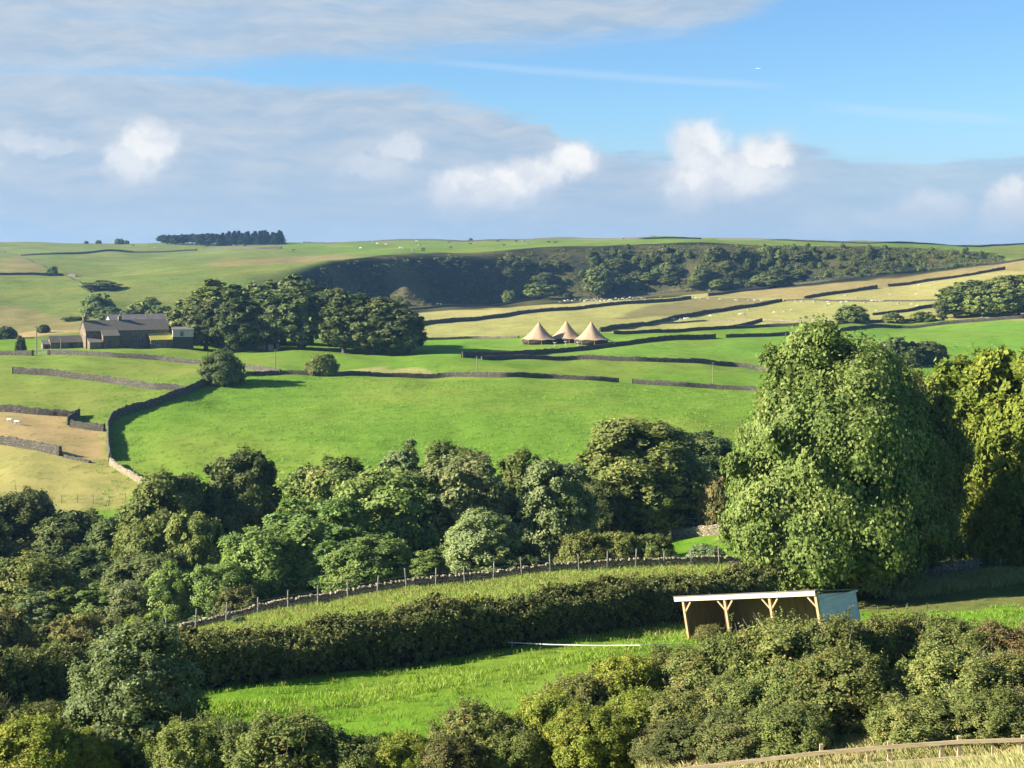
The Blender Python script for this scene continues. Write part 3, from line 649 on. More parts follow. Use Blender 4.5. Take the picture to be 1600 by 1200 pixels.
SHOOT = simple('bare_shoot', (0.20, 0.16, 0.11), (0.36, 0.30, 0.22), 5)
KINDS = {}
def kind(key, W, H, base, nclump, per, leaf, shape, lobes=16, rad=0.3, seeds=(1,), stems=1, bark=None, limbs=7, **kw):
    KINDS[key] = [(crown_mesh('crown', s*13+5, W, H, base, nclump, per, leaf, shape, lobes, **kw), trunk_mesh('trunk', s*7+2, W, H, base, rad, limbs, bark, stems), W, H) for s in seeds]
kind('giant', 17, 19, 0.03, 2800, 66, 0.155, 'dome', 80, 0.55, (1, 2), gap=0.10, droop=0.15, cw=0.25, qr=(0.78, 1.06))
kind('tree', 10, 14, 0.06, 1000, 54, 0.17, 'dome', 64, 0.28, (3, 4, 5, 6), gap=0.12)
kind('ashtree', 10, 13, 0.04, 1000, 54, 0.16, 'spread', 64, 0.25, (7, 8, 9), gap=0.15, droop=0.35)
kind('slim', 5, 12, 0.04, 420, 46, 0.15, 'column', 26, 0.16, (10, 11), gap=0.1)
kind('bush', 6, 5, 0.0, 560, 46, 0.11, 'shrub', 30, 0.10, (12, 13, 14), 4, gap=0.15, sprig=0.05, limbs=4)
kind('thorn', 4.6, 4.4, 0.0, 900, 56, 0.062, 'shrub', 40, 0.07, (15, 16, 17, 18), 5, SHOOT, gap=0.14, sprig=0.45, limbs=5)
kind('youngash', 5.6, 7.5, 0.02, 1100, 52, 0.075, 'dome', 52, 0.09, (19,), gap=0.16, droop=0.7, sprig=0.05)
kind('far', 9, 15, 0.13, 300, 30, 0.36, 'dome', 30, 0.38, (20, 21, 22, 23), gap=0.12)
kind('farbush', 7, 6, 0.0, 170, 24, 0.28, 'shrub', 20, 0.15, (24, 25, 26), 3, gap=0.1)
def conifer_mesh(seed, W, H):
    r = np.random.default_rng(seed); n = 1500; t = r.random(n)**0.75; a = r.uniform(0, 6.28, n); tier = np.floor(t*11)/11+0.09*r.random(n)
    rr = W*0.5*(1-tier*0.97)*r.uniform(0.45, 1.0, n); P = np.stack([np.cos(a)*rr, np.sin(a)*rr, H*(0.06+0.94*tier)-rr*0.25], -1)
    N = np.stack([np.cos(a)*0.4, np.sin(a)*0.4, np.ones(n)], -1)+r.normal(size=(n, 3))*0.4
    V, Fc, T = leaves(P, N, 0.6, r); return mesh_np('crown', V, Fc, L['pine'], {'tint': T})
KINDS['conifer'] = [(conifer_mesh(s, 5, 15), trunk_mesh('trunk', s, 2, 15, 0.1, 0.2, 0), 5, 15) for s in (31, 32)]

seq = [0]
WIDER = {'tree': 1.28, 'ashtree': 1.22, 'slim': 1.3, 'thorn': 1.38, 'bush': 1.2, 'far': 1.22, 'farbush': 1.1, 'conifer': 1.0}
def tree(k, mat, px, top, w, label, D=None, base=None, dmin=45, group=None, name='tree', cat='tree', var=None, dx=1.0, sink=0.0):
    """a tree standing where its foot is; its height and width come from the photograph"""
    p = at(px, D) if D else hit(px, base, dmin)
    seq[0] += 1; V = KINDS[k]; cm, tm, W, H = V[(var if var is not None else seq[0]) % len(V)]
    h = max(0.6, -(top-VH)*p.y/F-p.z); ww = w*p.y/F*dx*WIDER.get(k, 1.0)
    if k in ('thorn', 'bush'): ww = min(ww, max(1.5*h, w*p.y/F))
    t = thing(name, label, cat, (p.x, p.y, p.z-sink), (seq[0]*2.399) % 6.28, group); t.scale = (ww/W, ww/W, h/H)
    part = 'crown' if cat == 'tree' else 'foliage'; st = 'trunk' if cat == 'tree' else 'stem'
    c = link(part, cm, t); c.material_slots[0].link = 'OBJECT'; c.material_slots[0].material = L[mat]
    link(st, tm, t)
    return t

# ------------------------------------------------------------------ trees and bushes, each where it stands
tree('giant', 'lime', 1299, 492, 326, 'huge sunlit full crowned tree standing behind the timber field shelter', D=104, name='broadleaf_tree', var=0)
tree('giant', 'lime', 1398, 548, 225, 'large dark tree pressed against the right side of the huge sunlit tree', D=112, name='broadleaf_tree', var=1)
tree('tree', 'maple', 1513, 530, 165, 'yellow green tree on the right, nearest to the huge sunlit tree', D=124, name='broadleaf_tree', var=0)
tree('tree', 'maple', 1612, 526, 170, 'yellow green tree cut by the right picture edge', D=121, name='broadleaf_tree', var=1)
tree('tree', 'maple', 1700, 560, 170, 'yellow green tree just beyond the right picture edge', D=118, name='broadleaf_tree', var=2)
tree('bush', 'maple', 1570, 735, 120, 'low yellow green boughs below the tall yellow green trees', D=118, name='shrub', cat='bush')
# valley trees, right to left
tree('tree', 'oak', 1000, 642, 175, 'round crowned dark green tree in the middle, left of the metal gate', D=172, name='broadleaf_tree', var=1)
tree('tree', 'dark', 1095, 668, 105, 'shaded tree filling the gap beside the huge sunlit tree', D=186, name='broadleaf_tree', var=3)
tree('bush', 'yellow', 1062, 790, 48, 'small olive yellow shrub at the shaded bank above the metal gate', D=181, name='shrub', cat='bush')
tree('bush', 'rust', 1120, 742, 50, 'brownish shrub in shade beside the huge sunlit tree', D=166, name='shrub', cat='bush')
tree('bush', 'brown', 912, 830, 82, 'brownish shrub behind the near wall, below the slender olive tree', D=127, name='shrub', cat='bush', var=0)
tree('bush', 'brown', 965, 828, 80, 'brownish shrub in the middle of three behind the near wall', D=128, name='shrub', cat='bush', var=1)
tree('bush', 'brown', 1018, 832, 72, 'brownish shrub beside the sunlit lawn', D=128, name='shrub', cat='bush', var=2)
tree('bush', 'blue', 1105, 850, 68, 'blue green shrub on the sunlit lawn behind the near wall', D=127, name='shrub', cat='bush')
tree('bush', 'blue', 1050, 868, 40, 'small blue green shrub left of the one on the sunlit lawn', D=126, name='shrub', cat='bush')
tree('tree', 'willow', 866, 710, 108, 'slender olive tree between the grey green tree and the round dark tree', D=142, name='broadleaf_tree', var=2)
tree('tree', 'oak', 815, 692, 80, 'dark tree showing its top behind the slender olive tree', D=168, name='broadleaf_tree', var=0)
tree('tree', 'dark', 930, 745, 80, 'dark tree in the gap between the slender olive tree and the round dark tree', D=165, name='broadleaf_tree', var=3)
tree('tree', 'willow', 722, 700, 150, 'broad grey green tree in the centre of the valley wood', D=143, name='broadleaf_tree', var=1)
tree('tree', 'willow', 755, 790, 100, 'smaller grey green tree at the foot of the broad grey green one', D=131, name='broadleaf_tree', var=0)
tree('tree', 'oak', 705, 682, 95, 'bright topped tree peeping over the broad grey green tree', D=170, name='broadleaf_tree', var=2)
tree('slim', 'willow', 630, 684, 70, 'greyish tree top against the big green field', D=172, name='broadleaf_tree')
tree('ashtree', 'ash', 612, 722, 170, 'tall fresh green tree with a deeply shaded right side', D=142, name='broadleaf_tree', var=0)
tree('ashtree', 'ash', 505, 775, 190, 'wide fresh green tree in front of the tall fresh green one', D=137, name='broadleaf_tree', var=1)
tree('ashtree', 'ash', 415, 812, 130, 'low fresh green tree at the left end of the fresh green trees', D=134, name='broadleaf_tree', var=2)
tree('tree', 'oak', 520, 703, 150, 'dark green tree behind the wide fresh green tree', D=158, name='broadleaf_tree', var=3)
tree('slim', 'ash', 670, 853, 46, 'little pointed light green tree in the shade near the wall', D=126, name='broadleaf_tree')
tree('ashtree', 'ash', 580, 830, 130, 'low leafy green tree nearest to the curving near wall', D=132, name='broadleaf_tree', var=2)
tree('bush', 'dark', 815, 850, 100, 'dark shaded undergrowth bush below the slender olive tree', D=130, name='shrub', cat='bush')
tree('tree', 'dark', 372, 688, 122, 'tall dark domed tree against the left of the big green field', D=165, name='broadleaf_tree', var=0)
tree('slim', 'dark', 412, 690, 44, 'narrow dark top leaning out right of the tall domed tree', D=166, name='broadleaf_tree')
tree('tree', 'oak', 258, 725, 135, 'green tree below the tumbled wall at the end of the tan fields', D=160, name='broadleaf_tree', var=2)
tree('tree', 'oak', 310, 790, 90, 'shaded tree between the domed tree and the one below the tumbled wall', D=152, name='broadleaf_tree', var=1)
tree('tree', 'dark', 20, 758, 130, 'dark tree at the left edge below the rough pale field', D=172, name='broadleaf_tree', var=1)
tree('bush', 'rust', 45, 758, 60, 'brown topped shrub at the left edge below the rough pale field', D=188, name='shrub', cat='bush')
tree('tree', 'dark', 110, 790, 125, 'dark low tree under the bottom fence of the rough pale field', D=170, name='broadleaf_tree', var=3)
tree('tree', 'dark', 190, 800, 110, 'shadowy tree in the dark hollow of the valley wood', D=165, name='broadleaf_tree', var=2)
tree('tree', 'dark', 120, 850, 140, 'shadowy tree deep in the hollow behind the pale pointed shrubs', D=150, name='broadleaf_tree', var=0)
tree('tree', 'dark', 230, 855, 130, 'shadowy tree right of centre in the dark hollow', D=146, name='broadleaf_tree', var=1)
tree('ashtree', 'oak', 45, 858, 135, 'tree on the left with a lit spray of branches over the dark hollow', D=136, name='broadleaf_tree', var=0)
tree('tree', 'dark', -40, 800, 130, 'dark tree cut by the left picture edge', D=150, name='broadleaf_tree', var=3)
# pale pointed shrubs and scrub below the hollow
for px, top, w, mat, lab in ((58, 918, 62, 'willow', 'pale pointed young tree at the left end of the scrub row'), (96, 910, 52, 'ash', 'tallest pale pointed young tree at the left of the scrub row'),
        (150, 912, 60, 'ash', 'pale pointed young tree with a bare white branch'), (205, 905, 80, 'willow', 'soft pale green young tree in the middle of the scrub row'),
        (268, 880, 86, 'ash', 'rounded light green young tree below the hollow'), (335, 876, 95, 'ash', 'light green young tree where the near wall begins')):
    tree('slim' if w < 70 else 'ashtree', mat, px, top, w, lab, D=129, name='young_tree')
for px, top, w, mat, lab, D in ((8, 948, 80, 'rust', 'reddish brown shrub at the left edge of the scrub', 100), (62, 975, 90, 'hedge', 'dull green shrub in front of the pale pointed young trees', 104),
        (122, 958, 84, 'rust', 'dark brown shrub under the pale pointed young trees', 104), (178, 965, 76, 'hedge', 'dull shrub left of the yellowish one by the wall start', 106),
        (222, 958, 70, 'yellow', 'yellowish shrub at the start of the near wall', 106), (85, 1000, 50, 'oak', 'small dark green shrub just above the hedge on the left', 92),
        (30, 1010, 70, 'brown', 'low brownish shrub just above the hedge at the left edge', 92), (150, 1000, 80, 'brown', 'low brownish shrub above the hedge behind the grey green young ash', 92),
        (-50, 980, 90, 'hedge', 'shrub cut by the left picture edge above the hedge', 98), (372, 915, 70, 'hedge', 'dark shrub at the far side of the near wall', 126)):
    tree('bush', mat, px, top, w, lab, D=D, name='shrub', cat='bush')
tree('bush', 'blue', 372, 962, 26, 'small blue green shrub on the grass strip beside the near wall', D=108, name='shrub', cat='bush')
tree('thorn', 'yellow', 735, 926, 34, 'yellow green bramble growing up behind the long hedge', D=88, name='shrub', cat='bush')

# foreground, left to right
tree('youngash', 'willow', 208, 974, 222, 'soft grey green young ash tree in the left foreground', D=61, name='young_tree', cat='tree')
FG = [(60, 1098, 110, 'hedge', 'dull bush behind the golden tinged one at the left edge', 60), (-20, 1090, 100, 'hedge', 'dull bush cut by the left picture edge below the hedge', 60), (45, 1122, 150, 'yellow', 'golden tinged bush in the bottom left corner', 56), (118, 1140, 110, 'yellow', 'yellowish bush at the left foot of the grey green young ash', 57),
      (300, 1122, 110, 'oak', 'dark bush at the right foot of the grey green young ash', 57), (370, 1120, 90, 'dark', 'dark green bush just left of the big rounded olive bush', 57),
      (445, 1112, 150, 'brown', 'big rounded olive bush at the bottom, left of centre', 56), (545, 1142, 110, 'brown', 'low olive bush right of the big rounded one', 56),
      (625, 1148, 120, 'yellow', 'low yellowish bush at the bottom centre', 56), (740, 1100, 160, 'brown', 'tall dense bush at the bottom centre with a peaked top', 57),
      (705, 1150, 80, 'hedge', 'small dull bush on the left flank of the peaked bush', 55), (800, 1135, 80, 'oak', 'dark green bush on the right flank of the peaked bush', 56),
      (860, 1078, 100, 'yellow', 'yellow green bush at the left end of the right hand thicket', 58), (905, 1050, 110, 'brown', 'arching bush at the left of the thicket, against the lit grass', 61),
      (975, 1022, 120, 'yellow', 'bright yellow green bush left of the field shelter', 62), (925, 1100, 140, 'yellow', 'low bright yellow bush at the front of the thicket', 56),
      (1000, 1080, 130, 'yellow', 'light green bush in the thicket, below and left of the shelter', 57), (1045, 1012, 100, 'brown', 'olive bush at the left corner of the field shelter', 63),
      (1095, 1010, 120, 'brown', 'brown tinged bush in front of the left bay of the shelter', 62), (1155, 982, 110, 'brown', 'bush with tall shoots in front of the middle of the shelter', 62),
      (1222, 968, 145, 'brown', 'rounded bush in front of the right bay of the shelter', 62), (1295, 956, 125, 'brown', 'olive bush in front of the shelter corner post', 62),
      (1372, 958, 90, 'brown', 'bush with pointed shoots right of the grey shelter end', 63), (1430, 948, 90, 'brown', 'tall shooting bush between the shelter and the lit slope', 64),
      (1500, 968, 130, 'brown', 'brownish bush below the lit slope on the right', 62), (1572, 974, 160, 'rust', 'twiggy brown bush at the right picture edge', 61),
      (1660, 955, 130, 'rust', 'brown bush just beyond the right picture edge', 61),
      (1075, 1075, 130, 'brown', 'lower bush at the left front of the long dark thicket', 56), (1150, 1060, 130, 'brown', 'front bush of the thicket under the bush with tall shoots', 56),
      (1228, 1030, 110, 'brown', 'front bush of the thicket under the rounded one', 56), (1318, 1012, 175, 'brown', 'front bush of the thicket behind the left rail fence', 55.5),
      (1408, 1042, 120, 'brown', 'darkest front bush of the thicket behind the rail fence', 55.5), (1487, 1008, 165, 'brown', 'front bush of the thicket behind the double posts', 55),
      (1590, 1020, 120, 'brown', 'front bush of the thicket at the right picture edge', 54.5), (1152, 1112, 150, 'hedge', 'small leafy bush low in front near the fence end', 53),
      (1236, 1098, 150, 'brown', 'small green bush low behind the left fence bay', 52.5), (1432, 1088, 165, 'brown', 'small green bush low behind the middle fence posts', 52.5),
      (1552, 1075, 150, 'brown', 'small olive bush low behind the right fence bay', 52), (1062, 1128, 150, 'hedge', 'green bush at the bottom, just left of the fence end', 54)]
for px, top, w, mat, lab, D in FG: tree('thorn', mat, px, top, w, lab, D=D, name='hedgerow_bush', cat='bush')

# farm clump: tall dark trees right of the farmhouse
ORD = ['leftmost', 'second', 'third', 'fourth', 'fifth', 'sixth', 'seventh', 'eighth', 'ninth', 'tenth', 'eleventh', 'twelfth', 'thirteenth', 'fourteenth', 'fifteenth', 'sixteenth', 'seventeenth', 'eighteenth', 'nineteenth', 'twentieth']
def nth(i, n, what):
    return ('leftmost ' if i == 0 else 'rightmost ' if i == n-1 else ORD[i]+' ')+what+('' if i in (0, n-1) else ' counting from the left')
clump = sorted([(286, 476, 44, 436), (306, 460, 66, 432), (322, 468, 60, 418), (346, 434, 86, 436), (372, 462, 62, 412), (396, 440, 76, 440), (418, 456, 66, 414), (442, 426, 86, 438),
         (468, 446, 66, 412), (486, 438, 74, 440), (516, 448, 72, 430), (538, 470, 62, 404), (556, 456, 70, 428), (584, 470, 64, 402), (600, 462, 66, 424), (616, 484, 58, 400), (636, 480, 46, 412)])
for i, (px, top, w, D) in enumerate(clump):
    tree('far', 'dark' if i not in (1, 3) else 'oak', px, top, w*1.12, nth(i, len(clump), 'tall dark tree of the clump beside the farmhouse'), D=D, name='broadleaf_tree', group='tall dark trees beside the farmhouse')
wood = sorted([(1492, 448, 46, 600), (1516, 436, 52, 610), (1536, 446, 44, 590), (1550, 432, 56, 615), (1578, 428, 54, 610), (1562, 446, 44, 588), (1604, 428, 56, 612), (1592, 446, 44, 590), (1630, 430, 56, 600)])
for i, (px, top, w, D) in enumerate(wood):
    tree('far', 'oak', px, top, w*1.15, nth(i, len(wood), 'tree of the small wood at the right picture edge'), D=D, name='broadleaf_tree', group='trees of the small wood on the right')
tree('slim', 'dark', 1472, 468, 16, 'thin sparse tree at the left end of the small right hand wood', D=585, name='broadleaf_tree')
B = lambda mat, px, top, w, base, lab, dmin=230: tree('farbush', mat, px, top, w, lab, base=base, dmin=dmin, name='shrub', cat='bush')
B('dark', 1400, 526, 78, 570, 'larger dark bush on the bright green field behind the yellow green trees', 300); B('dark', 1453, 530, 58, 567, 'smaller dark bush on the bright green field behind the yellow green trees', 300)
B('oak', 1331, 475, 54, 504, 'round bush standing at the wall above the huge sunlit tree', 430); B('oak', 1393, 488, 36, 504, 'low grey green bush, left of the pair beside the right hand wood', 430)
B('oak', 1442, 485, 40, 503, 'low dark bush next to the right hand wood', 430)
tree('bush', 'dark', 347, 545, 60, 'round dark hawthorn at the bend of the tall curving wall', base=600, dmin=230, name='shrub', cat='bush', var=0)
tree('bush', 'brown', 503, 551, 50, 'two toned hawthorn on the long level wall', base=586, dmin=230, name='shrub', cat='bush', var=1)
B('oak', 152, 455, 52, 494, 'tall dark bush in the hollow behind the farmhouse', 480); B('dark', 172, 478, 50, 499, 'low dark bush just behind the left chimney', 470); B('oak', 228, 464, 60, 500, 'spreading grey bush behind the farmhouse roof', 480)
B('dark', 203, 482, 40, 500, 'small dark bush between two larger ones behind the roof', 470); B('oak', 252, 476, 44, 502, 'green bush behind the farm barn', 470); B('dark', 160, 438, 62, 452, 'dark scrub in the hollow on the left hillside', 500)
B('dark', 115, 494, 40, 501, 'low dark scrub patch on the slope left of the chimney', 480); B('dark', 68, 506, 20, 520, 'round bush behind the utility pole', 440); B('dark', 33, 524, 17, 550, 'upright dark bush left of the utility pole', 330)
B('dark', 5, 508, 44, 530, 'dark bushes at the left edge beside the farm track', 430); B('dark', 82, 415, 17, 430, 'lone round bush by the wall on the left hillside', 600)
for px, top, w, lab in ((135, 376, 7, 'tiny bush on the left skyline'), (154, 374.5, 9, 'small bush on the left skyline, second from the left'), (186, 372, 15, 'largest bush on the left skyline'), (198, 375, 8, 'small bush touching the largest one on the left skyline'),
        (1022, 368, 11, 'lone round bush on the middle skyline'), (1398, 377, 9, 'tiny bush on the right skyline'), (735, 372, 7, 'tiny bush on the skyline above the quarry')):
    p = at(px, 1490); tree('farbush', 'dark', px, top, w, lab, D=1490, name='shrub', cat='bush')
# hilltop plantation
rp = np.random.default_rng(5)
n1, n2 = 14, 20
for i in range(n1):
    px = 254+i*6.6; tree('far', 'pine', px, 368-2.2*rp.random()-0.03*(px-254), 17, nth(i, n1, 'broadleaf tree in the low left half of the hilltop plantation'), D=1470+rp.uniform(-25, 25), name='broadleaf_tree', group='broadleaf trees of the hilltop plantation')
for i in range(n2):
    px = 343+i*5.1; tree('conifer', 'pine', px+rp.uniform(-2, 2), 367.5-6.5*rp.random()**0.7-0.02*(px-343), 20+rp.uniform(-2, 3), nth(i, n2, 'conifer in the tall right half of the hilltop plantation'), D=1470+rp.uniform(-30, 30), name='conifer', group='conifers of the hilltop plantation')
# quarry slope: single bushes and trees on the bank
tree('far', 'oak', 935, 414, 38, 'biggest tree on the quarry slope, in the middle', D=905, name='broadleaf_tree', group='trees on the quarry slope')
tree('far', 'oak', 845, 441, 46, 'round tree at the quarry foot above the flock', D=868, name='broadleaf_tree', group='trees on the quarry slope')
tree('far', 'dark', 1215, 420, 40, 'tree at the right end of the quarry foot by the wall', D=862, name='broadleaf_tree', group='trees on the quarry slope')
tree('farbush', 'oak', 795, 452, 22, 'small pale bush at the quarry foot, left of the round tree', D=880, name='shrub', cat='bush')
rq = np.random.default_rng(21)
EDX = [480, 540, 600, 700, 800, 900, 1000, 1100, 1200, 1300, 1400, 1500, 1560]; ETOP = [420, 409, 403, 397, 392, 387, 384, 382, 384, 386, 388, 390, 397]; EBOT = [452, 474, 480, 477, 472, 466, 460, 454, 446, 437, 427, 417, 411]
for i in range(190):
    px = rq.uniform(790, 1260) if i < 105 else (rq.uniform(1180, 1562) if i < 175 else rq.uniform(560, 800)); t = rq.random()
    if i >= 175: t = rq.uniform(0.55, 1.0)
    py = np.interp(px, EDX, ETOP)*(1-t)+np.interp(px, EDX, EBOT)*t
    p = hit(px, py+1.0, 640); big = rq.random() < 0.3 and px < 1260 and t > 0.35
    h = (rq.uniform(12, 20) if big else rq.uniform(6, 15))*(0.55 if px > 1300 or t < 0.15 else 1)*(0.45 if i >= 175 else 1)
    lab, grp = (('self sown tree among the scrub on the shaded quarry slope', 'self sown trees on the quarry slope') if big else ('scrub bush on the dark wooded part of the quarry slope', 'scrub bushes on the quarry slope') if px < 1260 and i < 175 else
                ('scrub bush on the right hand tail of the quarry slope', 'scrub bushes on the tail of the quarry slope') if i < 175 else ('tiny bush at the foot of the bare quarry face', 'tiny bushes at the bare quarry foot'))
    tree('far' if big else 'farbush', ('dark', 'dark', 'oak', 'hedge', 'dark')[i % 5], px, py-h, h*rq.uniform(1.0, 1.7), lab, D=p.y, name='broadleaf_tree' if big else 'shrub', cat='tree' if big else 'bush', group=grp)

def slope_scrub():
    r = np.random.default_rng(77); n = 3400; pts = []
    while len(pts) < n:
        px = r.uniform(500, 1566); t = r.random()**0.9
        if r.random() > min(1, max(0.30, (px-700)/420)): continue
        py = np.interp(px, EDX, ETOP)*(1-t)+np.interp(px, EDX, EBOT)*t
        if math.sin(px*0.031+t*5)+math.sin(px*0.083-t*7)+r.normal()*0.7 < -0.5: continue
        pts.append(hit(px, py+0.8, 640))
    P = np.array(pts); k = np.repeat(np.arange(n), 26); s_ = r.uniform(0.35, 1.0, n)[k, None]
    Q = P[k]+r.normal(size=(len(k), 3))*np.array([0.9, 0.9, 0.5])*s_+np.array([0, 0, 0.7])*s_
    V, Fc, T = leaves(Q, r.normal(size=(len(k), 3))*0.6+np.array([-0.2, -0.2, 0.6]), 0.34, r, 0.62, np.clip(r.random(n)[k]*0.6+r.random(len(k))*0.4, 0, 1))
    tag(link('scrub', mesh_np('scrub', V, Fc, L['hedge'], {'tint': T})), 'bracken and low scrub covering the quarry slope', None, None, 'stuff')
slope_scrub()

# ------------------------------------------------------------------ the long hedge
def hedge_mesh(name, pts, H, T, dens, leaf, seed, dmin, mat):
    r = np.random.default_rng(seed); X, Y = polyline(pts, 0.25, dmin, 1.0); n = len(X); ln = n*0.25
    tx, ty = np.gradient(X), np.gradient(Y); l = np.hypot(tx, ty); nx, ny = -ty/l, tx/l
    hv = 1+0.15*gsm(r.normal(size=(1, n)), 6, 1)[0]/gsm(r.normal(size=(1, n)), 6, 1)[0].std()*0.6
    m = int(ln*dens); s = r.uniform(0, n-1.01, m); i = s.astype(int); a = s-i
    lump = gsm(gsm(r.normal(size=(n, 48)), 3, 0), 2, 1); lump = lump/lump.std()
    th = r.uniform(-0.5, 1.5, m)*math.pi/1.0; th = r.uniform(0, math.pi, m)                # around the section, front to back over the top
    e = 0.45; cx_, sx_ = np.cos(th), np.sin(th)
    ox = np.sign(cx_)*np.abs(cx_)**e*T/2; oz = np.abs(sx_)**e*H
    side = r.random(m) < 0.45; ox = np.where(side, np.sign(cx_)*T/2, ox); oz = np.where(side, r.uniform(0.02, 0.95, m)*H, oz)
    lk = lump[i, (th/math.pi*47).astype(int)]; dep = 1+0.15*lk-np.abs(r.normal(size=m))*0.13
    ox, oz = ox*dep, oz*(0.5+0.5*dep)*hv[i]+np.where(r.random(m) < 0.06, r.random(m)*0.45, 0)*(oz > H*0.85)
    xx = X[i]*(1-a)+X[i+1]*a; yy = Y[i]*(1-a)+Y[i+1]*a
    P = np.stack([xx+nx[i]*ox, yy+ny[i]*ox, zf(xx, yy)+oz], -1)
    nc = m//26; kc = np.repeat(np.arange(nc), 26)[:m]; kc = np.concatenate([kc, r.integers(0, nc, m-len(kc))])
    P = P[kc]+r.normal(size=(m, 3))*0.085*r.uniform(0.6, 1.7, nc)[kc, None]; i = i[kc]; cx_, sx_, lk = cx_[kc], sx_[kc], lk[kc]
    N = np.stack([nx[i]*cx_, ny[i]*cx_, sx_*0.9+0.2], -1)+r.normal(size=(m, 3))*0.6
    tint = np.clip(r.random(m)*0.8+0.1+lk*0.10, 0, 1)
    V, Fc, Tn = leaves(P, N, leaf, r, 0.62, tint)
    return mesh_np(name, V, Fc, mat, {'tint': Tn}), X, Y, nx, ny
HPTS = [(-160, 1110), (0, 1100), (120, 1090), (280, 1076), (400, 1063), (500, 1050), (600, 1038), (700, 1022), (800, 1005), (900, 988), (1000, 973), (1080, 964), (1150, 957), (1200, 953)]
hm, hX, hY, hnx, hny = hedge_mesh('foliage', HPTS, 2.5, 2.7, 3600, 0.085, 4, 64, L['hedge'])
ht = thing('field_hedge', 'long thick clipped hedge casting a dark shadow on the lit grass', 'hedge')
link('foliage', hm, ht)
def hedge_core():  # solid core for the twigs, with the hedge's inner shade put into its colour
    n = len(hX); zb = zf(hX, hY); prof = [(-1.0, -0.2), (-0.95, 1.6), (-0.5, 1.9), (0.5, 1.9), (0.95, 1.6), (1.0, -0.2)]
    V = np.stack([np.stack([hX+hnx*o, hY+hny*o, zb+z], -1) for o, z in prof], 1); idx = np.arange(n*6).reshape(n, 6)
    Fc = np.stack([idx[:-1, :-1], idx[:-1, 1:], idx[1:, 1:], idx[1:, :-1]], -1).reshape(-1, 4)
    link('branches', mesh_np('branches', V.reshape(-1, 3), Fc, simple('hedge_inner_dark', (0.03, 0.028, 0.018), (0.07, 0.06, 0.035), 6, (1, 1, 1), 0.6)), ht)
hedge_core()

# ------------------------------------------------------------------ grasses
def blades(name, X, Y, h, w, seed, mat, label=None, lean=0.35):
    r = np.random.default_rng(seed); n = len(X); z = zf(X, Y); a = r.uniform(0, 6.28, n); hh = h*r.uniform(0.5, 1.3, n)
    dx, dy = np.cos(a)*w, np.sin(a)*w; lx, ly = r.normal(size=n)*lean*hh, r.normal(size=n)*lean*hh
    V = np.stack([np.stack([X-dx, Y-dy, z-0.03], -1), np.stack([X+dx, Y+dy, z-0.03], -1), np.stack([X+dx*0.7+lx*0.45, Y+dy*0.7+ly*0.45, z+hh*0.65], -1), np.stack([X+lx, Y+ly, z+hh], -1)], 1)
    o = link(name, mesh_np(name, V.reshape(-1, 3), np.arange(4*n).reshape(n, 4), mat, {'tint': np.repeat(r.random(n), 4)}))
    return tag(o, label, None, None, 'stuff')
def scatter(n, seed, px, D, clump=0, sig=0.25):
    r = np.random.default_rng(seed)
    if clump:
        c = n//clump; p = r.uniform(*px, c); d = np.sqrt(r.uniform(D[0]**2, D[1]**2, c)); k = np.repeat(np.arange(c), clump); s = r.uniform(0.3, 1.3, c)[k]
        return (p[k]-CX)*d[k]/F+r.normal(size=c*clump)*sig*s, d[k]+r.normal(size=c*clump)*sig*s
    p = r.uniform(*px, n); d = np.sqrt(r.uniform(D[0]**2, D[1]**2, n)); return (p-CX)*d/F, d
blades('tall_grass', *scatter(42000, 1, (1000, 1750), (33, 47.2)), 0.42, 0.006, 1, L['straw'], 'tall seeding grass in front of the rail fence')
blades('fence_grass', *scatter(26000, 12, (1000, 1750), (47.6, 58)), 0.5, 0.008, 12, L['straw'], 'long grass between the rail fence and the thicket')
blades('grass_tufts', *scatter(60000, 2, (-100, 1700), (60, 92), 40, 0.35), 0.20, 0.012, 2, L['blade'], 'tussocks of grass in the lit field below the hedge')
def along(pts, n, seed, dmin, o0, o1):
    r = np.random.default_rng(seed); X, Y = polyline(pts, 0.3, dmin, 1.0); i = r.integers(0, len(X), n)
    c = gsm(r.random((1, len(X))), 3, 1)[0]; c = (c-c.min())/(c.max()-c.min()); k = r.random(n) < c[i]; i = i[k]
    return X[i]+r.normal(size=len(i))*0.3, Y[i]+r.uniform(o0, o1, len(i))
blades('rough_grass', *along(NEAR, 60000, 3, 95, -13, -0.6), 0.30, 0.012, 3, L['weed'], 'rank grass and docks on the strip between near wall and hedge')
blades('strip_grass', *scatter(52000, 13, (250, 1180), (88, 119), 26, 0.4), 0.28, 0.014, 13, L['weed'], 'tussocks on the narrow strip beyond the hedge')
blades('field_edge_grass', *along([(330, 1092), (500, 1078), (650, 1058), (800, 1034), (900, 1015), (1060, 990)], 12000, 5, 62, -4.6, -1.6), 0.28, 0.012, 5, L['blade'], 'weeds and long grass along the foot of the hedge')
blades('bank_grass', *along([(1370, 925), (1440, 915), (1510, 905), (1600, 892), (1690, 880)], 26000, 6, 80, -6, 1.5), 0.5, 0.013, 6, L['straw'], 'dry grass on the bank under the yellow green trees')
blades('meadow_tufts', *scatter(90000, 8, (150, 1250), (200, 330), 22, 0.55), 0.24, 0.04, 8, L['blade'], 'tussocks in the big green field')

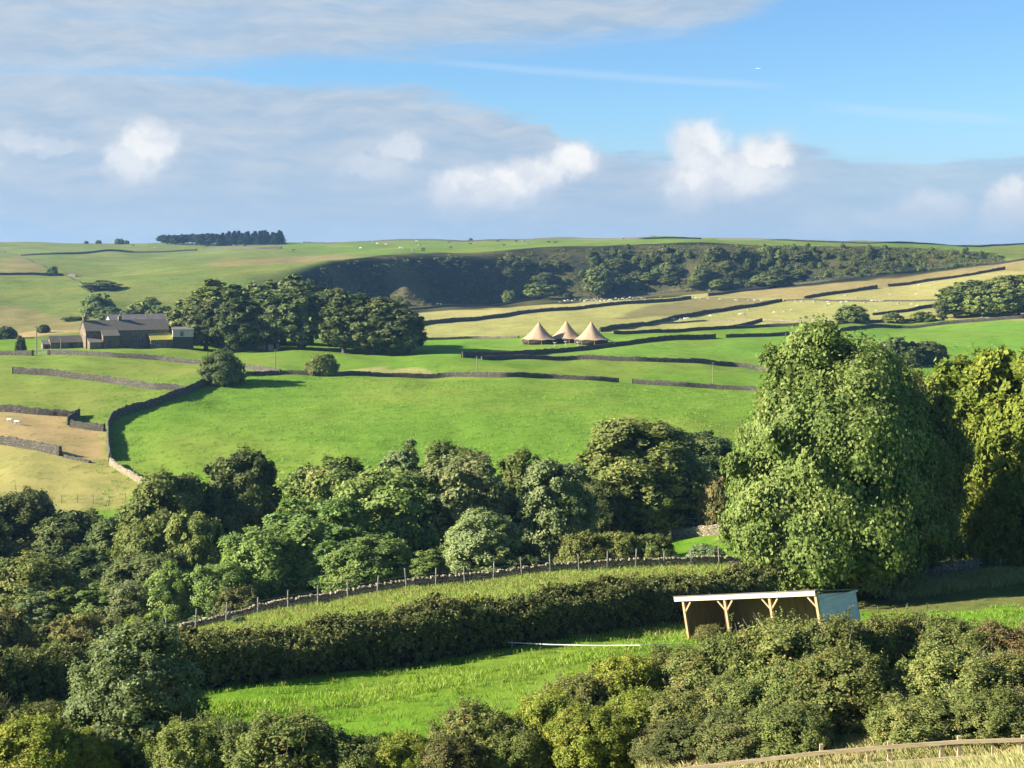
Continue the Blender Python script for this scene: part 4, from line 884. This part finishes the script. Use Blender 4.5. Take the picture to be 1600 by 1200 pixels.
# ------------------------------------------------------------------ field shelter
def shelter():
    PL, PR = at(1076, 87.0), at(1288, 80.0); PL.z = -(1004-VH)*87.0/F; PR.z = -(1001-VH)*80.0/F
    d = PR-PL; W = d.length; ex = d.normalized(); ez = Vector((0, 0, 1)); ez = (ez-ex*ez.dot(ex)).normalized(); ey = ez.cross(ex)
    t = thing('field_shelter', 'open fronted timber field shelter with cream fascia and grey boarded end', 'shelter')
    M = Matrix((ex, ey, ez)).transposed().to_4x4(); M.translation = PL; t.matrix_world = M
    dep, hf, hb = 3.6, 2.42, 1.93
    for i in range(4):
        x = W*i/3; x = min(max(x, 0.08), W-0.08)
        MB().box(x-0.075, x+0.075, -0.075, 0.075, -0.6, hf-0.02).build('post', TIMBER, t)
        for s in (-1, 1):
            if (i == 0 and s < 0) or (i == 3 and s > 0): continue
            MB().beam((x+s*0.06, 0, hf-0.62), (x+s*0.55, 0, hf-0.08), 0.08, 0.09).build('brace', TIMBER, t)
    MB().box(-0.5, W+0.0, -0.16, -0.085, hf+0.0, hf+0.26).build('fascia', FASCIA, t)
    MB().box(-0.1, W+0.02, -0.07, 0.08, hf-0.03, hf+0.14).build('front_beam', TIMBER, t)
    rf = MB(); rf.add([Vector(v) for v in ((-0.5, -0.2, hf+0.27), (W+0.1, -0.2, hf+0.27), (W+0.1, dep+0.2, hb+0.2), (-0.5, dep+0.2, hb+0.2), (-0.5, -0.2, hf+0.32), (W+0.1, -0.2, hf+0.32), (W+0.1, dep+0.2, hb+0.25), (-0.5, dep+0.2, hb+0.25))],
                      [(3, 2, 1, 0), (4, 5, 6, 7), (0, 1, 5, 4), (1, 2, 6, 5), (2, 3, 7, 6), (3, 0, 4, 7)]); rf.build('roof', SHEET, t)
    bw = MB(); n = int(W/0.3)
    for k in range(n): bw.box(k*W/n+0.006, (k+1)*W/n-0.006, dep-0.03-0.02*(k % 2), dep, -0.5, hb+0.15)
    bw.build('back_wall', INNER, t)
    for x0, nm, wm in ((0.0, 'side_wall', INNER), (W-0.03, 'side_wall', SHIPLAP)):
        sw = MB(); k = 0; z = -0.6
        while z < hf:
            z1 = min(z+0.15, hf+0.2); o = 0.03*(1 if x0 else -1)
            zz = lambda y, q: min(q, hf+0.22+(hb-hf)*y/dep)
            vs = [(x0+0.01, 0.09, z), (x0+0.035, 0.09, z), (x0+0.035, dep-0.06, min(z, hb+.12)), (x0+0.01, dep-0.06, min(z, hb+.12)), (x0-0.005 if not x0 else x0+0.01, 0.09, z1), (x0+0.02 if x0 else x0+0.03, 0.09, z1), (x0+0.02, dep-0.06, min(z1, hb+.15)), (x0+0.0, dep-0.06, min(z1, hb+.15))]
            sw.add([Vector(v) for v in vs], [(3, 2, 1, 0), (4, 5, 6, 7), (0, 1, 5, 4), (1, 2, 6, 5), (2, 3, 7, 6), (3, 0, 4, 7)]); z += 0.153
        w = sw.build(nm, wm, t)
        if x0: MB().box(W-0.02, W+0.06, 0.09, dep+0.1, hb+0.12, hb+0.24).build('verge_board', SHIPLAP, t)
    return t, M, W
sh, shM, shW = shelter()
p = shM @ Vector((shW*0.55, 0.9, 0.0))
b = thing('plastic_barrel', 'black round barrel inside the field shelter', 'barrel', p)
MB().lathe([(0.26, 0), (0.30, 0.05), (0.31, 0.3), (0.30, 0.33), (0.31, 0.36), (0.31, 0.6), (0.30, 0.63), (0.31, 0.66), (0.29, 0.88), (0.25, 0.92)], 20).build('body', RUBBER, b, True)
MB().lathe([(0.255, 0.925), (0.27, 0.93), (0.27, 0.97), (0.22, 0.975)], 20).build('lid', RUBBER, b, True)
p = shM @ Vector((shW*0.56, -0.5, -0.05))
tr = thing('feed_trough', 'small terracotta coloured trough in front of the shelter', 'trough', p)
MB().box(-0.32, 0.32, -0.2, 0.2, 0.0, 0.06).box(-0.36, 0.36, -0.24, -0.2, 0.0, 0.26).box(-0.36, 0.36, 0.2, 0.24, 0.0, 0.26).box(-0.36, -0.32, -0.2, 0.2, 0.0, 0.26).box(0.32, 0.36, -0.2, 0.2, 0.0, 0.26).build('basin', TERRA, tr)
p = shM @ Vector((shW*0.17, -0.4, 0)); wb = tree('thorn', 'rust', 1108, 975, 50, 'dark weedy heap in the left bay of the shelter', D=85.5, name='shrub', cat='bush')
# white electric tape sagging between thin stakes
def tape():
    q = [(772, 1003), (800, 1004), (860, 1007), (930, 1008.5), (1000, 1008), (1068, 1005)]
    G = [hit(x, y+9, 66) for x, y in q]; o = G[0].copy()
    t = thing('tape_fence', 'white electric tape sagging over the grass left of the shelter', 'fence', o)
    W = [Vector(((x-CX)*p.y/F, p.y, -(y-VH)*p.y/F))-o for (x, y), p in zip(q, G)]
    mb = MB()
    for a, c in zip(W[:-1], W[1:]): mb.beam(a, c, 0.02, 0.045)
    mb.build('tape', TAPE, t)
    for k in (0, 1, 3, 5):
        x, y = W[k].x+o.x, W[k].y+o.y; g0 = Vector((x, y+0.04, float(zf(x, y)))) - o
        MB().tube([g0-Vector((0, 0, .1)), Vector((W[k].x, W[k].y+0.04, W[k].z+0.06))], 0.012, 6).build('stake', WHITE, t)
tape()
# post and rail fence in the bottom right corner
def rail_fence():
    t = thing('rail_fence', 'weathered post and rail fence in the bottom right corner', 'fence', at(1290, 48.6)); o = Vector(t.location)
    W = lambda x, y, d=None: Vector(((x-CX)*(d or (50-(x-1090)/510*2))/F, (d or (50-(x-1090)/510*2)), -(y-VH)*(d or (50-(x-1090)/510*2))/F))-o
    top = [(1060, 1203), (1192, 1187), (1284, 1176), (1390, 1167), (1500, 1159), (1600, 1156), (1720, 1156)]
    for (a, b_), (c, d) in zip(top[:-1], top[1:]): MB().beam(W(a, b_), W(c+1, d), 0.045, 0.125).build('rail', RAILWOOD, t)
    low = [(x, y+25) for x, y in top]
    for (a, b_), (c, d) in zip(low[:-1], low[1:]): MB().beam(W(a, b_), W(c+1, d), 0.045, 0.11).build('rail', RAILWOOD, t)
    for x, ytop, w in ((1070, 1196, .1), (1192, 1181, .09), (1284, 1164, .11), (1357, 1178, .08), (1390, 1160, .10), (1473, 1163, .15), (1500, 1151, .12), (1552, 1156, .07), (1600, 1150, .11), (1700, 1150, .11)):
        q = W(x, ytop); g0 = float(zf(q.x+o.x, q.y+o.y))-o.z
        MB().box(q.x-w/2, q.x+w/2, q.y+0.025, q.y+0.025+w, g0-0.3, q.z).build('post', RAILWOOD, t)
rail_fence()
# metal field gate
def gate():
    a, b_ = hit(1069, 836, 100), hit(1116, 832, 100); d = (b_-a); L_ = max(3.0, d.length)
    t = thing('field_gate', 'pale metal field gate behind the low wall under the round dark tree', 'gate', a, math.atan2(d.y, d.x))
    f = MB()
    for z in (0.95, 1.45, 1.95): f.beam((0, 0, z), (L_, 0, z), 0.05, 0.05)
    for x in (0.03, L_*0.3, L_-0.03): f.beam((x, 0, 0.9), (x, 0, 2.0), 0.06, 0.06)
    f.build('bars', METAL, t)
    for x in (-0.15, L_+0.15): MB().tube([(x, 0, -0.3), (x, 0, 2.5)], 0.09, 8).build('post', POSTWOOD, t)
gate()

# ------------------------------------------------------------------ tents
def tipi(px, peakpy, basepy, Wpx, label, flap, D=452):
    p = at(px, D); H = -(peakpy-VH)*D/F-p.z; R = Wpx*D/F/2; e = 1.35
    t = thing('tipi_tent', label, 'tent', p, 0.13, 'tan peaked tents'); n = 48; prof = []
    cv = MB(); rings = 9
    for i in range(rings+1):
        s = i/rings
        for j in range(n):
            a = 2*math.pi*j/n; sc = 1+0.05*math.cos(8*a)*s*s
            z = e+(H-e)*((1-s)**1.45); r = R*(0.02+0.98*s)*sc
            cv.v.append((r*math.cos(a), r*math.sin(a), z-0.10*math.cos(8*a)*s**4))
    for i in range(rings):
        for j in range(n): cv.f.append((i*n+j, (i+1)*n+j, (i+1)*n+(j+1) % n, i*n+(j+1) % n))
    o = cv.build('canvas', CANVAS, t, False); md = o.modifiers.new('thick', 'SOLIDIFY'); md.thickness = 0.03
    MB().lathe([(R*0.90, 0.0), (R*0.93, 0.5), (R*0.955, e-0.02)], 40).build('side_wall', INSIDE_DARK, t, True)  # closed ring whose dark colour stands in for the shaded open inside
    for k in range(8):
        a = 2*math.pi*k/8; MB().tube([(R*0.985*math.cos(a), R*0.985*math.sin(a), -0.1), (R*0.96*math.cos(a), R*0.96*math.sin(a), e+0.02)], 0.06, 6).build('edge_pole', TIMBER, t)
    for k in range(3):
        a = 2*math.pi*k/3+0.4; MB().tube([(-0.12*math.cos(a), -0.12*math.sin(a), H-0.25), (0.18*math.cos(a), 0.18*math.sin(a), H+0.35)], 0.05, 6).build('ridge_pole', TIMBER, t)
    if flap:
        MB().add([(R*0.80, -R*0.55, e), (R*0.98, R*0.2, e), (R*1.55, R*0.15, 0.02), (R*1.45, -R*0.35, 0.02), (R*0.80, -R*0.55, e+.03), (R*0.98, R*0.2, e+.03), (R*1.55, R*0.15, 0.05), (R*1.45, -R*0.35, 0.05)],
                 [(3, 2, 1, 0), (4, 5, 6, 7), (0, 1, 5, 4), (1, 2, 6, 5), (2, 3, 7, 6), (3, 0, 4, 7)]).build('side_flap', CANVAS, t)
tipi(842, 503.5, 534, 56, 'tan peaked tent, leftmost of the joined three', False)
tipi(885, 501.5, 534, 54, 'tan peaked tent between the two others', False, 456)
tipi(924, 503, 534, 54, 'tan peaked tent on the right with a flap pegged to the ground', True, 450)
for px, D, lab in ((867, 443, 'small cream table on the grass before the left and middle tents'), (884, 446, 'small cream table before the middle tent'), (903, 444, 'small cream table before the right tent')):
    t = thing('garden_table', lab, 'table', at(px, D))
    MB().lathe([(0.5, 0.98), (0.52, 1.0), (0.52, 1.05), (0.5, 1.06)], 16).build('top', WHITE, t); MB().lathe([(0.3, 0), (0.1, 0.08), (0.08, 0.5), (0.1, 0.98)], 12).build('pedestal', CREAM, t)

# ------------------------------------------------------------------ farm
def gable(mb, x0, x1, y0, y1, z0, z1, ridge):
    ym = (y0+y1)/2
    vs = [(x0, y0, z0), (x1, y0, z0), (x1, y1, z0), (x0, y1, z0), (x0, y0, z1), (x1, y0, z1), (x1, y1, z1), (x0, y1, z1), (x0, ym, ridge), (x1, ym, ridge)]
    return mb.add(vs, [(0, 1, 5, 4), (2, 3, 7, 6), (1, 2, 6, 9, 5), (3, 0, 4, 8, 7), (3, 2, 1, 0)])
def slab(mb, a, b_, c, d, th=0.14):
    vs = [Vector(v) for v in (a, b_, c, d)]; n = (vs[1]-vs[0]).cross(vs[3]-vs[0]).normalized()
    if n.z < 0: n = -n
    return mb.add(vs+[v+n*th for v in vs], [(3, 2, 1, 0), (4, 5, 6, 7), (0, 1, 5, 4), (1, 2, 6, 5), (2, 3, 7, 6), (3, 0, 4, 7)])
def roof2(mb, x0, x1, y0, y1, z1, ridge, ov=0.25):
    ym = (y0+y1)/2; dz = (ridge-z1)/(ym-y0)*ov
    slab(mb, (x0-ov*.6, y0-ov, z1-dz+.02), (x1+ov*.6, y0-ov, z1-dz+.02), (x1+ov*.6, ym, ridge+.02), (x0-ov*.6, ym, ridge+.02))
    slab(mb, (x1+ov*.6, y1+ov, z1-dz+.02), (x0-ov*.6, y1+ov, z1-dz+.02), (x0-ov*.6, ym, ridge+.02), (x1+ov*.6, ym, ridge+.02)); return mb
S = F/402.0                              # photo pixels per metre at the farm
ROT = math.radians(27)
def window(parent, x, y, z, w, h):
    f = MB().box(x-w/2-0.12, x+w/2+0.12, y-0.06, y+0.05, z-0.14, z+h+0.14).build('window', simple('window_stone', (0.30, 0.25, 0.18), (0.36, 0.3, 0.22)), parent)
    MB().box(x-w/2, x+w/2, y-0.08, y-0.062, z, z+h).build('pane', DARKGLASS, f); MB().box(x-0.04, x+0.04, y-0.10, y-0.081, z, z+h).build('mullion', WHITE, f)
    return f
def farm():
    z0 = -(546-VH)*402/F
    def spot(px, D=402): X = (px-CX)*D/F; return Vector((X, D, min(z0+0.1, float(zf(X, D))+0.1)))
    # main house
    h = thing('farmhouse', 'long gritstone farmhouse with two chimneys and a lit left gable', 'house', spot(134), ROT)
    Lh, dp, ev, rg = 22.6, 8.0, 4.9, 7.5
    gable(MB(), 0, Lh, 0, dp, -1, ev, rg).build('wall', GRIT, h)
    rf = roof2(MB(), 0, Lh, 0, dp, ev, rg).build('roof', SLATE, h)
    for x in (0.45, 10.0):
        c = MB().box(x-0.45, x+0.45, dp/2-0.55, dp/2+0.55, rg-0.8, rg+1.2).build('chimney', GRIT, rf)
        MB().lathe([(0.16, rg+1.2), (0.16, rg+1.75), (0.12, rg+1.78)], 12, (x, dp/2, 0)).build('chimney_pot', TERRA if x > 1 else CREAM, rf)
    for x, z, w, hh in ((13.0, 1.4, 0.9, 0.9), (14.9, 1.25, 1.3, 1.2), (10.6, 0.7, 0.6, 0.5), (2.2, 3.0, 0.7, 0.9)): window(h, x, 0, z, w, hh)
    # lean-to blocks against the front
    def lean(x0, x1, d, zf_, zb, rmat, lab):
        w = MB().add([(x0, -d, -1), (x1, -d, -1), (x1, -0.02, -1), (x0, -0.02, -1), (x0, -d, zf_), (x1, -d, zf_), (x1, -0.02, zb), (x0, -0.02, zb)], [(3, 2, 1, 0), (4, 5, 6, 7), (0, 1, 5, 4), (1, 2, 6, 5), (2, 3, 7, 6), (3, 0, 4, 7)]).build('lean_to', GRIT, h)
        w['label'] = lab; k = (zb-zf_)/d*0.25
        slab(MB(), (x0-0.15, -d-0.25, zf_-k+.02), (x1+0.15, -d-0.25, zf_-k+.02), (x1+0.15, -0.03, zb+.02), (x0-0.15, -0.03, zb+.02)).build('lean_to_roof', rmat, w); return w
    lean(0.4, 3.6, 3.6, 1.9, 2.8, SLATE, 'lowest lean-to at the left end of the front')
    lean(4.0, 8.4, 3.2, 3.6, 5.0, SLATE, 'tall lean-to left of the middle'); w = lean(16.9, 23.0, 3.4, 2.2, 3.8, MOSS, 'lean-to with a mossy yellow roof')
    window(w, 18.4, -3.4, 1.0, 0.7, 0.7)
    # outbuildings
    o = thing('outbuilding', 'long low stone outbuilding left of the farmhouse', 'outbuilding', spot(79), ROT)
    gable(MB(), 0, 8.6, 0, 4.5, -1, 1.75, 3.3).build('wall', GRIT, o); roof2(MB(), 0, 8.6, 0, 4.5, 1.75, 3.3).build('roof', SLATE, o)
    MB().box(5.0, 6.0, -0.05, 0.02, 0.0, 1.6).build('door', DARKWOOD, o); window(o, 2.6, 0, 0.5, 0.6, 0.6); window(o, 4.0, 0, 0.5, 0.6, 0.6)
    o = thing('shed', 'tiny stone shed at the left end of the farm', 'shed', spot(67), ROT)
    MB().add([(0, 0, -1), (1.7, 0, -1), (1.7, 3, -1), (0, 3, -1), (0, 0, 1.2), (1.7, 0, 1.2), (1.7, 3, 2.1), (0, 3, 2.1)], [(3, 2, 1, 0), (0, 1, 5, 4), (1, 2, 6, 5), (2, 3, 7, 6), (3, 0, 4, 7), (4, 5, 6, 7)]).build('wall', GRIT, o)
    slab(MB(), (-0.1, -0.2, 1.16), (1.8, -0.2, 1.16), (1.8, 3.2, 2.18), (-0.1, 3.2, 2.18)).build('roof', SLATE, o); MB().box(0.5, 1.3, -0.05, 0.02, -0.1, 1.05).build('door', DARKWOOD, o)
    # modern barn behind
    o = thing('farm_barn', 'large modern barn with cream cladding and grey roof behind the farmhouse', 'barn', spot(176, 424), ROT)
    gable(MB(), 0, 21.0, 0, 12, -1, 5.2, 8.1).build('wall', CREAM, o); roof2(MB(), 0, 21.0, 0, 12, 5.2, 8.1, 0.4).build('roof', SHEET, o)
    MB().box(15.6, 16.9, -0.06, 0.02, 3.0, 5.6).build('window', DARKGLASS, o)
    o = thing('cattle_shed', 'cream clad shed with dark lower boards right of the farmhouse', 'shed', spot(270, 408), ROT*0.55)
    MB().box(0, 5.6, 0, 6, 3.0, 4.9).build('wall', CREAM, o); MB().box(0.02, 5.58, 0.02, 5.98, -1, 2.99).build('lower_boards', DARKWOOD, o)
    slab(MB(), (-0.2, -0.3, 4.92), (5.8, -0.3, 4.92), (5.8, 6.3, 5.4), (-0.2, 6.3, 5.4)).build('roof', SHEET, o); MB().box(2.0, 2.9, -0.06, -0.01, 3.2, 4.5).build('shutter', SHEET, o)
    o = thing('pale_hut', 'small pale hut half hidden among the tall dark trees', 'hut', at(424, 415), 0.9)
    gable(MB(), -1.6, 1.6, -1.4, 1.4, -0.5, 2.0, 2.9).build('wall', CREAM, o); roof2(MB(), -1.6, 1.6, -1.4, 1.4, 2.0, 2.9, 0.2).build('roof', SLATE, o); MB().box(-0.45, 0.45, -1.47, -1.39, 0, 1.8).build('door', DARKWOOD, o)
    # farm gate
    a = hit(53, 555, 300); g = thing('field_gate', 'grey metal gate between the walls left of the farmhouse', 'gate', a, 0.05); f = MB()
    for z in (0.25, 0.5, 0.75, 1.0, 1.25): f.beam((0, 0, z), (3.4, 0, z), 0.04, 0.05)
    f.beam((0.05, 0, 0.25), (1.7, 0, 1.25), 0.03, 0.05); f.beam((3.35, 0, 0.25), (1.7, 0, 1.25), 0.03, 0.05)
    for x in (0.02, 1.7, 3.38): f.beam((x, 0, 0.2), (x, 0, 1.3), 0.04, 0.05)
    f.build('bars', METAL, g)
    for x in (-0.2, 3.6): MB().box(x-0.1, x+0.1, -0.1, 0.1, -0.3, 1.5).build('post', POSTWOOD, g)
farm()

# ------------------------------------------------------------------ sheep and cattle
def beast(name, L_, H, neck, head, mat, seed, graze=True):
    """one continuous body: trunk, neck and head lofted along a spine, four legs grown from it"""
    ring = 10; spine = [(-0.50, 0.70, 0.02), (-0.48, 0.72, 0.13), (-0.38, 0.74, 0.21), (-0.15, 0.70, 0.235), (0.12, 0.68, 0.235), (0.32, 0.72, 0.21), (0.44, 0.78, 0.15)]
    spine += [(0.54, 0.66, 0.10), (0.62, 0.48, 0.085), (0.69, 0.32, 0.075), (0.74, 0.22, 0.045), (0.75, 0.19, 0.01)] if graze else [(0.54, 0.92, 0.11), (0.62, 1.0, 0.10), (0.74, 0.97, 0.075), (0.84, 0.91, 0.05), (0.87, 0.90, 0.01)]
    mb = MB(); mb.tube([(x*L_, 0, z*H) for x, z, r in spine], [r*H*(1.0 if i < 7 else neck) for i, (x, z, r) in enumerate(spine)], ring)
    for x, y in ((-0.36, 0.12), (-0.36, -0.12), (0.33, 0.11), (0.33, -0.11)):
        bk = -0.03 if x < 0 else 0.0
        mb.tube([(x*L_, y*H, 0.66*H), (x*L_+0.02, y*H, 0.45*H), (x*L_+bk*L_, y*H, 0.24*H), (x*L_, y*H, 0.0)], [0.10*H, 0.075*H, 0.045*H, 0.04*H], 6)
    for s in (-1, 1):
        hx, hz = (spine[9][0], spine[9][1]+0.06) if graze else (spine[8][0], spine[8][1]+0.07)
        mb.tube([(hx*L_, s*0.05*H, hz*H), (hx*L_-0.03, s*0.14*H, hz*H+0.01)], [0.03*H, 0.012*H], 5)
    mb.tube([(-0.49*L_, 0, 0.80*H), (-0.55*L_, 0, 0.6*H), (-0.54*L_, 0, 0.42*H)], [0.035*H, 0.025*H, 0.015*H], 5)
    return mb.mesh(name, mat, True)
SHEEP = [beast('sheep', 1.25, 0.92, 1.0, 1, WOOL, 1, g) for g in (True, False)]
CATTLE = {('w', g): beast('cattle', 2.3, 1.45, 1.0, 1, HIDE_W, 1, g) for g in (True, False)}
CATTLE.update({('d', g): beast('cattle', 2.3, 1.45, 1.0, 1, HIDE_D, 1, g) for g in (True, False)})
ra = np.random.default_rng(11)
def animal(me, name, px, py, label, cat, group, dmin, s=1.0):
    p = hit(px, py, dmin); o = link(name, me, None, p-Vector((0, 0, 0.03))); o.rotation_euler = (0, 0, ra.uniform(-0.7, 0.7)+(math.pi if ra.random() < 0.5 else 0)); o.scale = (s, s, s)
    return tag(o, label, cat, group)
def sh_at(pts, label, group, dmin, s=1.0):
    for x, y in pts: animal(SHEEP[int(ra.random() < 0.35)], 'sheep', x, y+1, label, 'sheep', group, dmin, s*ra.uniform(0.85, 1.1))
c3 = lambda L_: [(800+x/4, 340+y/4) for x, y in L_]; c4 = lambda L_: [(1200+x/4, 340+y/4) for x, y in L_]; c2 = lambda L_: [(400+x/4, 340+y/4) for x, y in L_]; c1 = lambda L_: [(x/4, 340+y/4) for x, y in L_]
flock = [(300, 530), (330, 522), (350, 518), (375, 520), (395, 512), (430, 516), (452, 520), (455, 526), (468, 516), (485, 512), (500, 518), (515, 512), (525, 520), (540, 516), (552, 522), (560, 512), (575, 518), (590, 512), (600, 520), (612, 516), (625, 512), (632, 522), (648, 506), (670, 512), (690, 508), (705, 514), (722, 510), (740, 518), (760, 506), (780, 504), (795, 500), (812, 506), (830, 502), (930, 497), (700, 498), (735, 500)]
sh_at(c3(flock), 'pale sheep of the flock crowded in the straw coloured field below the quarry', 'flock in the straw coloured field', 500)
sh_at(c3([(1130, 500), (1150, 503), (1180, 506), (1225, 508), (1300, 512), (1395, 517), (1412, 518), (1480, 519), (1515, 519), (1560, 521)])+c4([(175, 523), (215, 524), (290, 527)]), 'pale sheep strung out along the level field edge above the dark climbing wall', 'sheep along the field edge', 480)
sh_at(c3([(1005, 637), (1055, 638), (1080, 635), (1100, 631), (1240, 617), (1380, 606), (1425, 606), (1445, 602), (1455, 613), (1480, 579)])+c4([(105, 590), (145, 580), (38, 593)]), 'pale sheep in the stubble field under the dark climbing wall right of the tents', 'sheep in the stubble field', 450)
sh_at(c4([(375, 530), (365, 553), (380, 541), (460, 530), (465, 540), (490, 527), (605, 533), (650, 523), (675, 523), (700, 524), (720, 521), (815, 540), (900, 543), (935, 555), (680, 585), (860, 585)]), 'pale sheep scattered in the field between the round bush and the right hand wood', 'sheep left of the right hand wood', 460)
sh_at(c4([(485, 490), (555, 500), (765, 483), (930, 480), (1035, 475), (1065, 478), (945, 425), (1040, 570)]), 'pale sheep in the strip below the upper right dark wall', 'sheep in the upper right strip', 460)
sh_at(c3([(1218, 452), (1232, 456), (1270, 440)]), 'pale sheep at the wall foot below the quarry trees', 'sheep at the quarry foot', 500)
sh_at([(15, 659)], 'cream sheep standing left of the other one in the tan paddock', None, 200, 1.1); sh_at([(27, 663)], 'cream sheep standing right of the other one in the tan paddock', None, 200, 1.1)
for x, y in c2([(655, 190), (735, 149), (760, 163), (815, 168), (905, 190), (985, 207), (1020, 173), (1005, 147), (925, 191)])+c3([(70, 146), (100, 160), (690, 133)])+c1([(1360, 166), (975, 188), (925, 170), (1520, 166), (1465, 173)]):
    animal(CATTLE[('w', ra.random() < 0.5)], 'cattle', x, y+1.5, 'cream cow grazing on the far hilltop pasture', 'cow', 'cream cattle on the hilltop', 900, 1.1)
for x, y in c2([(1043, 195), (1215, 187), (1205, 153), (1550, 172), (1510, 147), (1340, 163), (232, 203), (1045, 207)])+c3([(230, 152), (270, 155), (25, 147)])+c1([(830, 173), (1532, 176), (1295, 178)]):
    animal(CATTLE[('d', ra.random() < 0.5)], 'cattle', x, y+1.5, 'dark cow grazing on the far hilltop pasture', 'cow', 'dark cattle on the hilltop', 900, 1.1)

# ------------------------------------------------------------------ aircraft and air
D = 11000.0
t = thing('airliner', 'tiny white airliner high in the blue sky', 'aircraft', ((1185-CX)*D/F, D, -(107-VH)*D/F), -0.5)
MB().tube([(-17, 0, 0.8), (-12, 0, 0.3), (0, 0, 0), (12, 0, 0), (16, 0, -0.2), (18, 0, -0.5)], [0.3, 1.6, 2.0, 2.0, 1.4, 0.2], 12).build('fuselage', WHITE, t, True)
for s in (-1, 1):
    MB().add([(3, s*1.8, -0.6), (-2, s*1.8, -0.6), (-7, s*16, 0.6), (-5, s*16, 0.6), (3, s*1.8, -0.2), (-2, s*1.8, -0.2), (-7, s*16, 0.8), (-5, s*16, 0.8)], [(3, 2, 1, 0), (4, 5, 6, 7), (0, 1, 5, 4), (1, 2, 6, 5), (2, 3, 7, 6), (3, 0, 4, 7)]).build('wing', WHITE, t)
MB().add([(-12, -0.15, 1.4), (-16, -0.15, 1.2), (-18, -0.15, 6), (-16, -0.15, 6), (-12, 0.15, 1.4), (-16, 0.15, 1.2), (-18, 0.15, 6), (-16, 0.15, 6)], [(3, 2, 1, 0), (4, 5, 6, 7), (0, 1, 5, 4), (1, 2, 6, 5), (2, 3, 7, 6), (3, 0, 4, 7)]).build('tail_fin', WHITE, t)

HAZE = 0.00009
if HAZE:
    m = bpy.data.materials.new('haze'); m.use_nodes = True; g = NT(m.node_tree); out = g.new('ShaderNodeOutputMaterial'); pv = g.new('ShaderNodeVolumePrincipled')
    pv.inputs['Color'].default_value = (0.34, 0.62, 1.0, 1); pv.inputs['Density'].default_value = HAZE; pv.inputs['Anisotropy'].default_value = 0.3
    g.l.new(pv.outputs[0], out.inputs['Volume'])
    zmin = float(Z.min())-1.0
    tag(MB().box(-3300, 3300, -90, 2800, zmin, 48.0).build('haze', m), None, None, None, 'stuff')
